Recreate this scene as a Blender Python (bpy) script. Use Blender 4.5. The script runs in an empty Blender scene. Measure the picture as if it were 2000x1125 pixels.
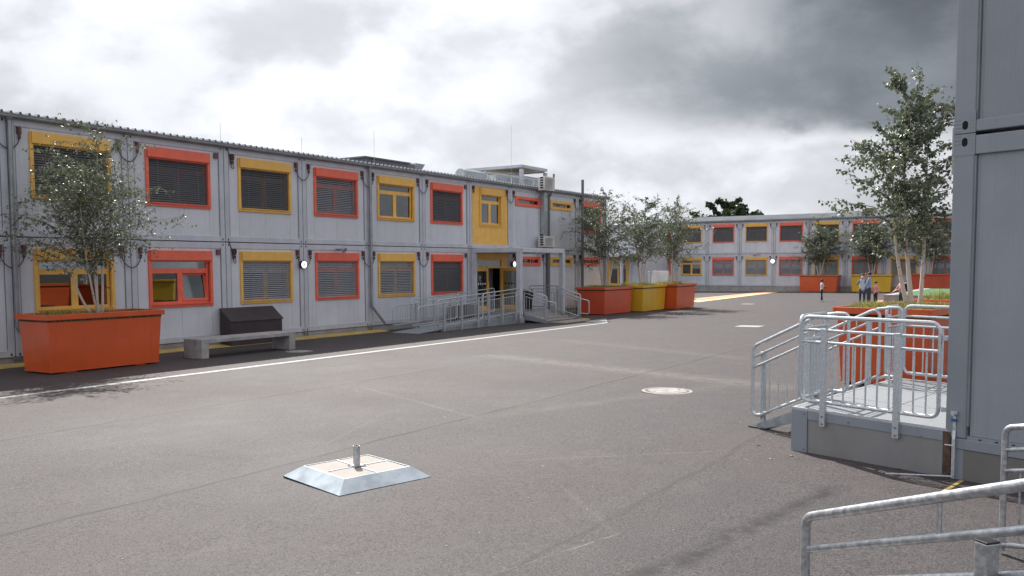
import bpy, bmesh, math, random
import numpy as np
from mathutils import Vector, Matrix
rnd = random.Random(7)
S = bpy.context.scene
COL = S.collection
R_ = math.radians

# ------------------------------------------------------------------ camera
CAMZ = 2.0
F_ = Vector((0.83764327, 0.54223386, -0.06584984))
RT = Vector((0.54319578, -0.83959722, -0.00385351))
UP = RT.cross(F_)
cam = bpy.data.cameras.new('camera')
co = bpy.data.objects.new('camera', cam)
COL.objects.link(co)
co.matrix_world = Matrix(((RT.x, UP.x, -F_.x, 0), (RT.y, UP.y, -F_.y, 0), (RT.z, UP.z, -F_.z, CAMZ), (0, 0, 0, 1)))
cam.sensor_width = 36
cam.lens = 36 * 1695.9 / 2000
cam.shift_y = 0.0342
cam.clip_end = 3000
S.camera = co

# ------------------------------------------------------------------ light
SUN_AZ, SUN_EL = 51.0, 45.5            # azimuth counted from +X towards +Y
sd = Vector((math.cos(R_(SUN_AZ)) * math.cos(R_(SUN_EL)), math.sin(R_(SUN_AZ)) * math.cos(R_(SUN_EL)), math.sin(R_(SUN_EL))))
sun = bpy.data.lights.new('sun', 'SUN')
sun.energy = 4.6
sun.angle = R_(0.6)
sun.color = (1.0, 0.955, 0.89)
so = bpy.data.objects.new('sun', sun)
so.rotation_euler = sd.to_track_quat('Z', 'Y').to_euler()
so.location = (0, 0, 40)
COL.objects.link(so)
S.view_settings.view_transform = 'Standard'
S.view_settings.look = 'None'
S.view_settings.exposure = 0.55
S.view_settings.gamma = 1
S.view_settings.use_curve_mapping = False


class NT:
    """tiny node helper"""
    def __init__(s, tree):
        s.t = tree
    def n(s, kind, **kw):
        x = s.t.nodes.new(kind)
        for k, v in kw.items():
            if k.startswith('i_'):
                s.put(x.inputs[k[2:].replace('_', ' ')], v)
            else:
                setattr(x, k, v)
        return x
    def put(s, sock, v):
        if isinstance(v, bpy.types.NodeSocket):
            s.t.links.new(v, sock)
        else:
            sock.default_value = v
    def m(s, op, a, b=0.0, c=0.0):
        x = s.t.nodes.new('ShaderNodeMath')
        x.operation = op
        s.put(x.inputs[0], a)
        s.put(x.inputs[1], b)
        s.put(x.inputs[2], c)
        return x.outputs[0]
    def ss(s, v, a, b):
        x = s.t.nodes.new('ShaderNodeMapRange')
        x.interpolation_type = 'SMOOTHSTEP'
        s.put(x.inputs[0], v)
        s.put(x.inputs[1], a)
        s.put(x.inputs[2], b)
        return x.outputs[0]
    def mix(s, f, a, b, mode='MIX'):
        x = s.t.nodes.new('ShaderNodeMix')
        x.data_type = 'RGBA'
        x.blend_type = mode
        s.put(x.inputs[0], f)
        s.put(x.inputs[6], a)
        s.put(x.inputs[7], b)
        return x.outputs[2]
    def noise(s, v, scale, detail=4, rough=.55, dist=0):
        x = s.t.nodes.new('ShaderNodeTexNoise')
        s.t.links.new(v, x.inputs['Vector'])
        x.inputs['Scale'].default_value = scale
        x.inputs['Detail'].default_value = detail
        x.inputs['Roughness'].default_value = rough
        x.inputs['Distortion'].default_value = dist
        return x.outputs['Fac']


w = bpy.data.worlds.new('World')
S.world = w
w.use_nodes = True
w.node_tree.nodes.clear()
N = NT(w.node_tree)
sky = N.n('ShaderNodeTexSky', sky_type='NISHITA', sun_disc=False)
sky.sun_elevation = R_(SUN_EL)
sky.sun_rotation = math.atan2(sd.x, sd.y)
bg1 = N.n('ShaderNodeBackground')
N.put(bg1.inputs[0], sky.outputs[0])
bg1.inputs[1].default_value = 0.10
tc = N.n('ShaderNodeTexCoord')
sp = N.n('ShaderNodeSeparateXYZ')
N.put(sp.inputs[0], tc.outputs['Generated'])
dx, dy, dz = sp.outputs
zz = N.m('ADD', N.m('MAXIMUM', dz, 0.0), 0.16)
cb = N.n('ShaderNodeCombineXYZ')
N.put(cb.inputs[0], N.m('DIVIDE', dx, zz))
N.put(cb.inputs[1], N.m('DIVIDE', dy, zz))
cb.inputs[2].default_value = 3.7
n1 = N.noise(cb.outputs[0], 0.55, 7, .52, .15)
mpw = N.n('ShaderNodeMapping')
mpw.inputs['Scale'].default_value = (1, 1, 1.75)
mpw.inputs['Location'].default_value = (13.7, 1.3, 0)
N.put(mpw.inputs[0], tc.outputs['Generated'])
n2 = N.noise(mpw.outputs[0], 6.5, 8, .55, .1)
n4 = N.noise(mpw.outputs[0], 3.4, 6, .5, .1)
n5 = N.noise(mpw.outputs[0], 13, 8, .6, .5)
n3 = N.noise(tc.outputs['Generated'], 2.6, 6, .5, .3)
# azimuth measured from the middle of the view, positive to the right
al = N.m('ARCTAN2', N.m('ADD', N.m('MULTIPLY', dx, 0.5432), N.m('MULTIPLY', dy, -0.8396)),
         N.m('ADD', N.m('MULTIPLY', dx, 0.8396), N.m('MULTIPLY', dy, 0.5432)))
el = N.m('ARCSINE', dz)
wob = N.m('MULTIPLY', N.m('SUBTRACT', n2, 0.5), 0.11)
elw = N.m('ADD', el, wob)
alw = N.m('ADD', al, N.m('MULTIPLY', N.m('SUBTRACT', n1, 0.5), 0.35))
# heavy grey cloud bank to the right, its ragged underside about 9 degrees up
edge = N.m('ADD', 0.155, N.m('MULTIPLY', N.m('SUBTRACT', 0.22, alw), 0.05))
bank = N.m('MULTIPLY', N.ss(elw, N.m('SUBTRACT', edge, 0.018), N.m('ADD', edge, 0.022)), N.ss(alw, -0.10, 0.38))
bank = N.m('MULTIPLY', bank, N.m('SUBTRACT', 1.0, N.m('MULTIPLY', N.m('MULTIPLY', N.ss(elw, 0.17, 0.33), N.ss(alw, 0.42, 0.10)), 0.42)))
bank = N.m('MULTIPLY', bank, N.m('SUBTRACT', 1.0, N.m('MULTIPLY', N.ss(el, 0.40, 0.9), 0.8)))
bank = N.m('MULTIPLY', bank, N.ss(alw, 1.5, 0.85))
soft = N.ss(n4, 0.38, 0.60)
puff = N.m('ADD', N.ss(n2, 0.39, 0.62), N.m('MULTIPLY', N.m('SUBTRACT', n5, 0.5), 0.6))
br = N.m('ADD', 0.325, N.m('MULTIPLY', soft, 0.17))
br = N.m('ADD', br, N.m('MULTIPLY', puff, 0.17))
leftglow = N.ss(al, 0.15, -0.45)
br = N.m('ADD', br, N.m('MULTIPLY', leftglow, 0.13))
br = N.m('MULTIPLY', br, N.m('SUBTRACT', 1.0, N.m('MULTIPLY', bank, N.m('SUBTRACT', 0.84, N.m('MULTIPLY', n3, 0.26)))))
dt = N.n('ShaderNodeVectorMath', operation='DOT_PRODUCT')
N.put(dt.inputs[0], tc.outputs['Generated'])
dt.inputs[1].default_value = sd
gl = N.m('POWER', N.m('MAXIMUM', dt.outputs['Value'], 0.0), 16.0)
br = N.m('ADD', br, N.m('MULTIPLY', gl, 1.2))
tint = N.mix(N.ss(br, 0.10, 0.50), (0.86, 0.965, 1.10, 1), (0.965, 0.99, 1.05, 1))
bg2 = N.n('ShaderNodeBackground')
N.put(bg2.inputs[0], tint)
N.put(bg2.inputs[1], br)
ms = N.n('ShaderNodeMixShader')
cover = N.m('SUBTRACT', 1.0, N.m('MULTIPLY', N.ss(n1, 0.34, 0.20), 0.6))
N.put(ms.inputs[0], cover)
N.put(ms.inputs[1], bg1.outputs[0])
N.put(ms.inputs[2], bg2.outputs[0])
wo = N.n('ShaderNodeOutputWorld')
N.put(wo.inputs[0], ms.outputs[0])

# ------------------------------------------------------------------ materials
MATS = {}


def mat(name, col, rough=.5, metal=0., spec=.5, var=.06, vscale=3., bump=0., bscale=60., dirt=0., coat=0., emit=0., detail=5, streak=0.):
    m = bpy.data.materials.new(name)
    m.use_nodes = True
    n = NT(m.node_tree)
    b = m.node_tree.nodes['Principled BSDF']
    t = n.n('ShaderNodeTexCoord')
    v = t.outputs['Object']
    c = (*col, 1)
    f = n.noise(v, vscale, detail)
    lo = tuple(x * (1 - var * 2) for x in col) + (1,)
    hi = tuple(min(1, x * (1 + var * 2)) for x in col) + (1,)
    cc = n.mix(n.ss(f, .3, .7), lo, hi)
    if dirt:
        g = n.noise(v, vscale * 2.7, 8, .65, .6)
        cc = n.mix(n.m('MULTIPLY', n.ss(g, .52, .74), dirt), cc, (.12, .11, .10, 1))
    if streak:
        mp = n.n('ShaderNodeMapping')
        mp.inputs['Scale'].default_value = (9, 9, .55)
        n.put(mp.inputs[0], v)
        sf = n.noise(mp.outputs[0], 1.0, 5, .7)
        cc = n.mix(n.m('MULTIPLY', n.ss(sf, .50, .72), streak), cc, tuple(x * .55 for x in col) + (1,))
        oi = n.n('ShaderNodeObjectInfo')
        hs = n.n('ShaderNodeHueSaturation')
        n.put(hs.inputs['Value'], n.m('ADD', .95, n.m('MULTIPLY', oi.outputs['Random'], .09)))
        n.put(hs.inputs['Color'], cc)
        cc = hs.outputs[0]
    n.put(b.inputs['Base Color'], cc)
    n.put(b.inputs['Roughness'], n.m('ADD', rough - .06, n.m('MULTIPLY', f, .12)))
    b.inputs['Metallic'].default_value = metal
    b.inputs['Specular IOR Level'].default_value = spec
    b.inputs['Coat Weight'].default_value = coat
    b.inputs['Coat Roughness'].default_value = .12
    if bump:
        bp = n.n('ShaderNodeBump')
        bp.inputs['Strength'].default_value = bump
        bp.inputs['Distance'].default_value = .01
        n.put(bp.inputs['Height'], n.noise(v, bscale, 3))
        n.put(b.inputs['Normal'], bp.outputs[0])
    if emit:
        b.inputs['Emission Color'].default_value = c
        b.inputs['Emission Strength'].default_value = emit
    MATS[name] = m
    return m


mat('panel', (.62, .64, .70), .42, var=.03, vscale=1.2, dirt=.05, streak=0.22)
mat('frame_grey', (.52, .54, .595), .38, var=.04, vscale=2, dirt=.08, streak=0.25)
mat('frame_dark', (.20, .21, .235), .45, var=.05)
mat('skirting', (.36, .345, .33), .6, var=.07, vscale=2, dirt=.35, streak=0.3)
mat('red', (.84, .15, .085), .42, var=.04, streak=0.15)
mat('yellow', (.82, .47, .10), .42, var=.04, streak=0.15)
mat('planter_orange', (.62, .095, .022), .30, var=.04, vscale=1, coat=.4, streak=0.22)
mat('planter_red', (.56, .085, .035), .34, var=.04, vscale=1, coat=.3, streak=0.22)
mat('planter_yellow', (.68, .40, .03), .32, var=.04, vscale=1, coat=.3, streak=0.22)
mat('gutter', (.30, .31, .33), .35, .5, var=.08, streak=0.25)
mat('roof_metal', (.42, .44, .46), .35, .6, var=.08, vscale=1)
mat('rib_dark', (.10, .10, .11), .6)
mat('galvanised', (.50, .53, .56), .42, .6, var=.07, vscale=45, bump=.08, bscale=150, detail=3)
mat('galvanised_grate', (.34, .37, .40), .42, .45, var=.08, vscale=8)
mat('duct_metal', (.42, .46, .48), .4, .5, var=.08, vscale=6)
mat('connector', (.15, .055, .06), .45)
mat('cable', (.025, .025, .028), .5)
mat('black', (.012, .012, .014), .45)
mat('hole', (.006, .006, .007), .9)
mat('slat_shaded', (.10, .10, .108), .45, var=.03)  # shade of the slat undersides put into the colour
mat('slat_lit', (.37, .385, .42), .40, var=.03)  # paler copy, skylight on the slat tops put into the colour
mat('interior', (.28, .27, .26), .8)
mat('interior_dark', (.05, .05, .052), .8)
mat('dark_box', (.045, .034, .038), .5, var=.08)
mat('concrete', (.36, .35, .35), .75, var=.10, vscale=5, bump=.25, bscale=80, dirt=.18)
mat('cream_slab', (.33, .295, .27), .8, var=.05, vscale=5, bump=.2, bscale=120, dirt=.05)
mat('rubber', (.02, .02, .022), .7)
mat('white_paint', (.78, .77, .75), .6, var=.05, dirt=.25, vscale=4)
mat('yellow_strip', (.52, .36, .11), .65, var=.08, dirt=.2)
mat('ac_white', (.62, .60, .58), .5)
mat('beige', (.46, .38, .31), .7, var=.06)
mat('turf', (.045, .16, .05), .9, var=.2, vscale=25)
mat('pink_rubber', (.72, .30, .22), .85, var=.05)
mat('pale_pink', (.42, .33, .32), .8)
mat('play_yellow', (.85, .55, .25), .8)
mat('soil', (.10, .085, .04), .95, var=.3, vscale=20)
mat('skin', (.45, .24, .17), .55)
mat('skin_dark', (.12, .06, .045), .55)
mat('hair', (.012, .010, .009), .6)
mat('shirt_blue', (.20, .28, .46), .8)
mat('shirt_pale', (.50, .56, .60), .8)
mat('cardigan', (.12, .20, .26), .8)
mat('jeans', (.03, .05, .09), .8)
mat('trousers', (.04, .042, .05), .8)
mat('shirt_pink', (.60, .30, .30), .8)
mat('shoe', (.5, .5, .5), .6)
mat('mask_white', (.8, .8, .8), .7)
mat('rust', (.085, .05, .035), .8, var=.25, vscale=12)
mat('blue_tag', (.02, .11, .35), .4)
mat('lamp_white', (1, .99, .96), .4, emit=1.15, var=0)
mat('print_grey', (.45, .45, .43), .6)
mat('paper', (.75, .75, .76), .8)
mat('pole_dark', (.13, .135, .15), .45)
mat('manhole_fill', (.30, .28, .265), .75, var=.16, vscale=6, dirt=.3)
mat('iron', (.16, .14, .12), .6, .4)


def ribbed(name, col, pitch, axis_rot=0.):
    m = mat(name, col, .40, var=.035, vscale=1.3, dirt=.05, streak=.15)
    n = NT(m.node_tree)
    b = m.node_tree.nodes['Principled BSDF']
    t = n.n('ShaderNodeTexCoord')
    s = n.n('ShaderNodeSeparateXYZ')
    n.put(s.inputs[0], t.outputs['Object'])
    h = n.m('SINE', n.m('MULTIPLY', s.outputs[0], 2 * math.pi / pitch))
    bp = n.n('ShaderNodeBump')
    bp.inputs['Strength'].default_value = .35
    bp.inputs['Distance'].default_value = .003
    n.put(bp.inputs['Height'], h)
    n.put(b.inputs['Normal'], bp.outputs[0])
    return m


ribbed('rib_panel', (.245, .27, .31), .034)
mat('alu_dark', (.17, .165, .16), .55, .2, var=.04, vscale=2, dirt=.1)
mat('near_frame', (.235, .26, .30), .34, var=.03, vscale=1.5, dirt=.06, streak=0.2)


def mk_glass():
    m = bpy.data.materials.new('glass')
    m.use_nodes = True
    n = NT(m.node_tree)
    m.node_tree.nodes.clear()
    fr = n.n('ShaderNodeFresnel')
    fr.inputs[0].default_value = 1.65
    a = n.n('ShaderNodeBsdfTransparent')
    a.inputs[0].default_value = (.62, .66, .66, 1)
    g = n.n('ShaderNodeBsdfGlossy')
    g.inputs['Roughness'].default_value = .01
    g.inputs['Color'].default_value = (.9, .93, .95, 1)
    x = n.n('ShaderNodeMixShader')
    n.put(x.inputs[0], n.m('MULTIPLY', n.m('ADD', fr.outputs[0], .04), 1.15))
    n.put(x.inputs[1], a.outputs[0])
    n.put(x.inputs[2], g.outputs[0])
    o = n.n('ShaderNodeOutputMaterial')
    n.put(o.inputs[0], x.outputs[0])
    MATS['glass'] = m


mk_glass()


def mk_leaf(name, c1, c2, trans, rough=.35):
    m = bpy.data.materials.new(name)
    m.use_nodes = True
    n = NT(m.node_tree)
    b = m.node_tree.nodes['Principled BSDF']
    g = n.n('ShaderNodeNewGeometry')
    cc = n.mix(g.outputs['Random Per Island'], (*c1, 1), (*c2, 1))
    n.put(b.inputs['Base Color'], cc)
    b.inputs['Roughness'].default_value = rough
    b.inputs['Specular IOR Level'].default_value = .6
    t = n.n('ShaderNodeBsdfTranslucent')
    n.put(t.inputs[0], n.mix(.5, cc, (.12, .2, .03, 1)))
    x = n.n('ShaderNodeMixShader')
    x.inputs[0].default_value = trans
    n.put(x.inputs[1], b.outputs[0])
    n.put(x.inputs[2], t.outputs[0])
    n.put(m.node_tree.nodes['Material Output'].inputs[0], x.outputs[0])
    MATS[name] = m


mk_leaf('leaf', (.085, .105, .075), (.24, .26, .195), .26, .42)
mk_leaf('leaf_dark', (.018, .034, .018), (.035, .060, .026), .12, .6)
mk_leaf('grass', (.16, .17, .035), (.52, .42, .13), .35, .6)


def mk_bark():
    m = mat('bark', (.50, .44, .39), .7, var=.08, vscale=5)
    n = NT(m.node_tree)
    b = m.node_tree.nodes['Principled BSDF']
    t = n.n('ShaderNodeTexCoord')
    mp = n.n('ShaderNodeMapping')
    mp.inputs['Scale'].default_value = (5, 5, 22)
    n.put(mp.inputs[0], t.outputs['Object'])
    f = n.noise(mp.outputs[0], 1.4, 4, .6)
    n.put(b.inputs['Base Color'], n.mix(n.ss(f, .60, .68), (.55, .48, .42, 1), (.07, .05, .045, 1)))


mk_bark()
mat('twig', (.10, .07, .055), .7)


def mk_asphalt():
    m = bpy.data.materials.new('asphalt')
    m.use_nodes = True
    n = NT(m.node_tree)
    b = m.node_tree.nodes['Principled BSDF']
    t = n.n('ShaderNodeTexCoord')
    v = t.outputs['Object']
    s = n.n('ShaderNodeSeparateXYZ')
    n.put(s.inputs[0], v)
    X, Y, _ = s.outputs
    grain = n.noise(v, 80, 3, .85)
    grain2 = n.noise(v, 26, 3, .8)
    patch = n.noise(v, .35, 6, .6, .4)
    mid = n.noise(v, 2.2, 6, .65, .3)
    base = n.mix(n.ss(patch, .3, .7), (.0440, .0400, .0415, 1), (.0700, .0618, .0638, 1))
    base = n.mix(n.m('MULTIPLY', n.ss(mid, .40, .68), .55), base, (0.0880, 0.0755, 0.0765, 1))
    base = n.mix(n.m('MULTIPLY', n.ss(grain, .47, .62), .75), base, (0.128, 0.115, 0.118, 1))
    base = n.mix(n.m('MULTIPLY', n.ss(grain, .48, .40), .85), base, (0.0090, 0.0086, 0.0086, 1))
    base = n.mix(n.m('MULTIPLY', n.ss(grain2, .47, .38), .6), base, (0.0158, 0.0149, 0.0149, 1))
    big = n.noise(v, .16, 3, .5, .5)
    base = n.mix(n.m('MULTIPLY', n.ss(big, .42, .62), .55), base, (1.08, .93, .93, 1), 'MULTIPLY')
    base = n.mix(n.m('MULTIPLY', n.ss(n.noise(v, .9, 5, .7, 1.2), .60, .72), .30), base, (.62, .62, .64, 1), 'MULTIPLY')
    # joints between paving lanes, running along the yard
    wobble = n.m('MULTIPLY', n.m('SUBTRACT', n.noise(v, .8, 4), .5), .22)
    Yw = n.m('ADD', Y, wobble)
    for yy, st in ((11.12, .75), (6.95, .8), (3.1, .4), (14.2, .4)):
        d = n.m('ABSOLUTE', n.m('SUBTRACT', Yw, yy))
        br = n.m('MULTIPLY', n.ss(d, .055, .0), n.ss(mid, .25, .6))
        base = n.mix(n.m('MULTIPLY', br, st), base, (0.0135, 0.0126, 0.0126, 1))
        side = n.m('MULTIPLY', n.ss(n.m('SUBTRACT', Yw, yy), .0, .02), n.ss(n.m('SUBTRACT', Yw, yy), .5, .05))
        base = n.mix(n.m('MULTIPLY', side, .12), base, (0.0900, 0.0855, 0.0810, 1))

    def streak(ax, ay, bx, by, wd, col, st, nz=1.2, wob=.3):
        """a worn or dusty band from a to b"""
        nonlocal base
        L = math.hypot(bx - ax, by - ay)
        ux, uy = (bx - ax) / L, (by - ay) / L
        px = n.m('SUBTRACT', X, ax)
        py = n.m('SUBTRACT', Y, ay)
        al_ = n.m('ADD', n.m('MULTIPLY', px, ux), n.m('MULTIPLY', py, uy))
        ac = n.m('ADD', n.m('MULTIPLY', px, -uy), n.m('MULTIPLY', py, ux))
        ac = n.m('ADD', ac, n.m('MULTIPLY', n.m('SUBTRACT', n.noise(v, nz, 3), .5), wob))
        k = n.m('MULTIPLY', n.ss(n.m('ABSOLUTE', ac), wd, 0), n.m('MULTIPLY', n.ss(al_, -.2, .2), n.ss(al_, L + .2, L - .2)))
        k = n.m('MULTIPLY', k, n.ss(n.noise(v, 6, 4, .7), .3, .6))
        base = n.mix(n.m('MULTIPLY', k, st), base, (*col, 1))
    streak(17.3, 12.0, 14.6, 3.9, .65, (.150, .138, .124), .6)
    streak(22.0, 12.5, 19.0, 6.0, .5, (0.1250, 0.1150, 0.1050), .4)
    streak(11.4, 10.6, 9.6, 6.6, .06, (0.1500, 0.1400, 0.1300), .4, 2.5, .12)
    streak(9.6, 6.9, 14.5, 5.0, .35, (0.1100, 0.1000, 0.0850), .5)
    streak(5.0, 2.35, 8.2, 1.75, .16, (0.0110, 0.0100, 0.0100), .85, 3, .25)
    streak(4.75, 3.15, 5.9, 2.85, .015, (0.2250, 0.2150, 0.2050), .6, 3, .06)
    streak(5.9, 2.9, 6.9, 3.9, .05, (0.1200, 0.1100, 0.1000), .4, 3, .1)
    streak(7.6, 5.0, 9.2, 3.2, .02, (0.2000, 0.1900, 0.1800), .5, 3, .1)
    streak(9.5, 8.3, 7.4, 7.4, .03, (0.1500, 0.1400, 0.1300), .3, 3, .1)
    # pale scuffs and chips
    sc = n.noise(v, 1.1, 2, .5, 3.5)
    base = n.mix(n.m('MULTIPLY', n.m('MULTIPLY', n.ss(n.m('ABSOLUTE', n.m('SUBTRACT', sc, .5)), .004, 0), n.ss(n.noise(v, .5, 2), .60, .66)), .4), base, (0.1800, 0.1665, 0.1530, 1))
    chip = n.noise(v, 9, 1, .5)
    base = n.mix(n.ss(chip, .80, .83), base, (0.1890, 0.1710, 0.1485, 1))
    n.put(b.inputs['Base Color'], base)
    n.put(b.inputs['Roughness'], n.m('ADD', .72, n.m('MULTIPLY', n.m('SUBTRACT', patch, .5), .25)))
    b.inputs['Specular IOR Level'].default_value = .28
    bp = n.n('ShaderNodeBump')
    bp.inputs['Strength'].default_value = .7
    bp.inputs['Distance'].default_value = .004
    n.put(bp.inputs['Height'], n.m('ADD', grain, n.m('MULTIPLY', grain2, .7)))
    n.put(b.inputs['Normal'], bp.outputs[0])
    MATS['asphalt'] = m


mk_asphalt()


# ------------------------------------------------------------------ mesh helpers
def gz(x, y):
    return .001 - .001 * min(max(x, -60), 120) - .012 * min(max(y, -10), 40)


class MB:
    def __init__(s, T=None):
        s.v, s.f, s.m, s.T = [], [], [], T
    def add(s, vs, fs, mi=0):
        o = len(s.v)
        if s.T is not None:
            vs = [s.T @ Vector(p) for p in vs]
        s.v += [tuple(p) for p in vs]
        s.f += [tuple(i + o for i in f) for f in fs]
        s.m += [mi] * len(fs)
        return s
    def box(s, a, b, mi=0):
        x0, y0, z0 = a
        x1, y1, z1 = b
        return s.add([(x0, y0, z0), (x1, y0, z0), (x1, y1, z0), (x0, y1, z0), (x0, y0, z1), (x1, y0, z1), (x1, y1, z1), (x0, y1, z1)],
                     [(0, 3, 2, 1), (4, 5, 6, 7), (0, 1, 5, 4), (1, 2, 6, 5), (2, 3, 7, 6), (3, 0, 4, 7)], mi)
    def quad(s, *p, mi=0):
        return s.add(p, [tuple(range(len(p)))], mi)
    def prism(s, pts, off, mi=0):
        """polygon extruded by the vector off"""
        n = len(pts)
        off = Vector(off)
        a = [Vector(p) for p in pts]
        fs = [tuple(range(n))[::-1], tuple(range(n, 2 * n))] + [(i, (i + 1) % n, n + (i + 1) % n, n + i) for i in range(n)]
        return s.add(a + [p + off for p in a], fs, mi)
    def tube(s, pts, r, n=8, closed=False, mi=0, cap=True):
        P = [Vector(p) for p in pts]
        rs = r if isinstance(r, (list, tuple)) else [r] * len(P)
        m = len(P)
        vs, prev = [], None
        for i in range(m):
            if closed:
                t = (P[(i + 1) % m] - P[i - 1])
            else:
                t = P[min(i + 1, m - 1)] - P[max(i - 1, 0)]
            t.normalize()
            if prev is None:
                a = Vector((0, 0, 1)) if abs(t.z) < .9 else Vector((1, 0, 0))
                u = t.cross(a).normalized()
            else:
                u = (prev - t * prev.dot(t)).normalized()
            prev = u
            q = t.cross(u)
            for k in range(n):
                an = 2 * math.pi * k / n
                vs.append(P[i] + (u * math.cos(an) + q * math.sin(an)) * rs[i])
        fs = []
        for i in range(m if closed else m - 1):
            j = (i + 1) % m
            for k in range(n):
                l = (k + 1) % n
                fs.append((i * n + k, i * n + l, j * n + l, j * n + k))
        if cap and not closed:
            fs += [tuple(range(n))[::-1], tuple(range((m - 1) * n, m * n))]
        return s.add(vs, fs, mi)
    def cyl(s, c, r, h, n=16, axis=(0, 0, 1), mi=0):
        c = Vector(c)
        return s.tube([c, c + Vector(axis) * h], r, n, mi=mi)
    def mesh(s, name, mats, smooth=False):
        me = bpy.data.meshes.new(name)
        me.from_pydata(s.v, [], s.f)
        for q in (mats if isinstance(mats, (list, tuple)) else [mats]):
            me.materials.append(MATS[q])
        if any(s.m):
            me.polygons.foreach_set('material_index', s.m)
        if smooth:
            me.polygons.foreach_set('use_smooth', [True] * len(s.f))
            try:
                me.set_sharp_from_angle(angle=R_(40))
            except Exception:
                pass
        me.update()
        return me


def ob(name, me, parent=None, T=None, kind=None):
    o = bpy.data.objects.new(name, me)
    COL.objects.link(o)
    if T is not None:
        o.matrix_local = T
    if parent is not None:
        o.parent = parent
    if kind:
        o['kind'] = kind
    return o


def bevel(o, wd=.006, seg=2):
    b = o.modifiers.new('bevel', 'BEVEL')
    b.width = wd
    b.segments = seg
    b.limit_method = 'ANGLE'
    return o


def tag(o, label, cat, group=None):
    o['label'] = label
    o['category'] = cat
    if group:
        o['group'] = group
    return o


def thing(name, label, cat, loc=(0, 0, 0), rz=0., group=None):
    o = bpy.data.objects.new(name, None)
    COL.objects.link(o)
    o.location = loc
    o.rotation_euler = (0, 0, rz)
    o.empty_display_size = .2
    return tag(o, label, cat, group)


def TR(x, y, z, rz=0.):
    return Matrix.Translation((x, y, z)) @ Matrix.Rotation(rz, 4, 'Z')


def arc(c, u, v, r, a0, a1, n=5):
    c, u, v = Vector(c), Vector(u), Vector(v)
    return [c + u * (r * math.cos(a0 + (a1 - a0) * i / n)) + v * (r * math.sin(a0 + (a1 - a0) * i / n)) for i in range(n + 1)]


def rounded(pts, r, closed=True, n=4):
    P = [Vector(p) for p in pts]
    out = []
    m = len(P)
    for i in range(m):
        if not closed and i in (0, m - 1):
            out.append(P[i])
            continue
        a, b, c = P[i - 1], P[i], P[(i + 1) % m]
        d1, d2 = (a - b).normalized(), (c - b).normalized()
        ang = d1.angle(d2)
        tl = min(r / math.tan(ang / 2), (a - b).length * .45, (c - b).length * .45)
        p0, p2 = b + d1 * tl, b + d2 * tl
        for k in range(n + 1):
            t = k / n
            out.append(p0 * (1 - t) ** 2 + b * 2 * t * (1 - t) + p2 * t * t)
    return out


# ------------------------------------------------------------------ ground and markings
xs = [-400, -60, -20, 0, 10, 20, 40, 60, 80, 120, 600]
ys = [-400, -10, 0, 5, 10, 15, 20, 26, 40, 60, 600]
g = MB()
vs = [(x, y, gz(x, y)) for y in ys for x in xs]
nx = len(xs)
g.add(vs, [(j * nx + i, j * nx + i + 1, (j + 1) * nx + i + 1, (j + 1) * nx + i) for j in range(len(ys) - 1) for i in range(nx - 1)])
ob('ground', g.mesh('ground', 'asphalt'), kind='structure')


def flat(name, pts, m, dz=.004, sub=12):
    q = MB()
    P = [Vector((x, y, 0)) for x, y in pts]
    a, b, c, d = P
    for i in range(sub):
        t0, t1 = i / sub, (i + 1) / sub
        e = [a.lerp(b, t0), a.lerp(b, t1), d.lerp(c, t1), d.lerp(c, t0)]
        q.quad(*[(p.x, p.y, gz(p.x, p.y) + dz) for p in e])
    return ob(name, q.mesh(name, m), kind='structure')


def mk_paint():
    m = MATS['white_paint']
    n = NT(m.node_tree)
    b = m.node_tree.nodes['Principled BSDF']
    t = n.n('ShaderNodeTexCoord')
    f = n.noise(t.outputs['Object'], 30, 5, .7)
    n.put(b.inputs['Base Color'], n.mix(n.ss(f, .50, .66), (.40, .39, .39, 1), (.14, .13, .13, 1)))


mk_paint()
flat('white_line', [(-10, 15.04), (29.4, 14.98), (29.4, 15.17), (-10, 15.23)], 'white_paint', sub=40)
flat('white_line', [(29.4, 14.98), (29.9, 14.98), (32.6, 16.4), (30.6, 16.35)], 'white_paint')
flat('play_stripe', [(54.0, 20.4), (75.0, 21.8), (75.2, 22.5), (57.5, 22.2)], 'pink_rubber', .005)
flat('play_stripe', [(51.0, 19.4), (74.6, 21.1), (74.8, 21.75), (53.0, 20.75)], 'play_yellow', .005)
flat('pink_patch', [(44.8, 8.3), (56.0, 9.9), (56.4, 9.0), (44.9, 7.75)], 'pink_rubber', .005)
flat('paint_mark', [(29.5, 9.9), (30.3, 9.9), (30.3, 9.05), (29.5, 9.05)], 'white_paint', .005, 2)
flat('paint_mark', [(48.5, 15.95), (49.2, 15.95), (49.2, 15.25), (48.5, 15.25)], 'white_paint', .005, 2)


def blob(name, cx, cy, r, m, dz=.005, n=14):
    q = MB()
    pts = []
    for i in range(n):
        a = 2 * math.pi * i / n
        k = r * (1 + rnd.uniform(-.35, .35))
        x, y = cx + math.cos(a) * k * 1.3, cy + math.sin(a) * k
        pts.append((x, y, gz(x, y) + dz))
    q.quad(*pts)
    o = ob(name, q.mesh(name, m))
    return o


# thin chalk lines in front of the right hand building
flat('chalk_line', [(8.15, .95), (8.97, .80), (8.97, .84), (8.15, .99)], 'yellow_strip', .005, 3)


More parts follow.
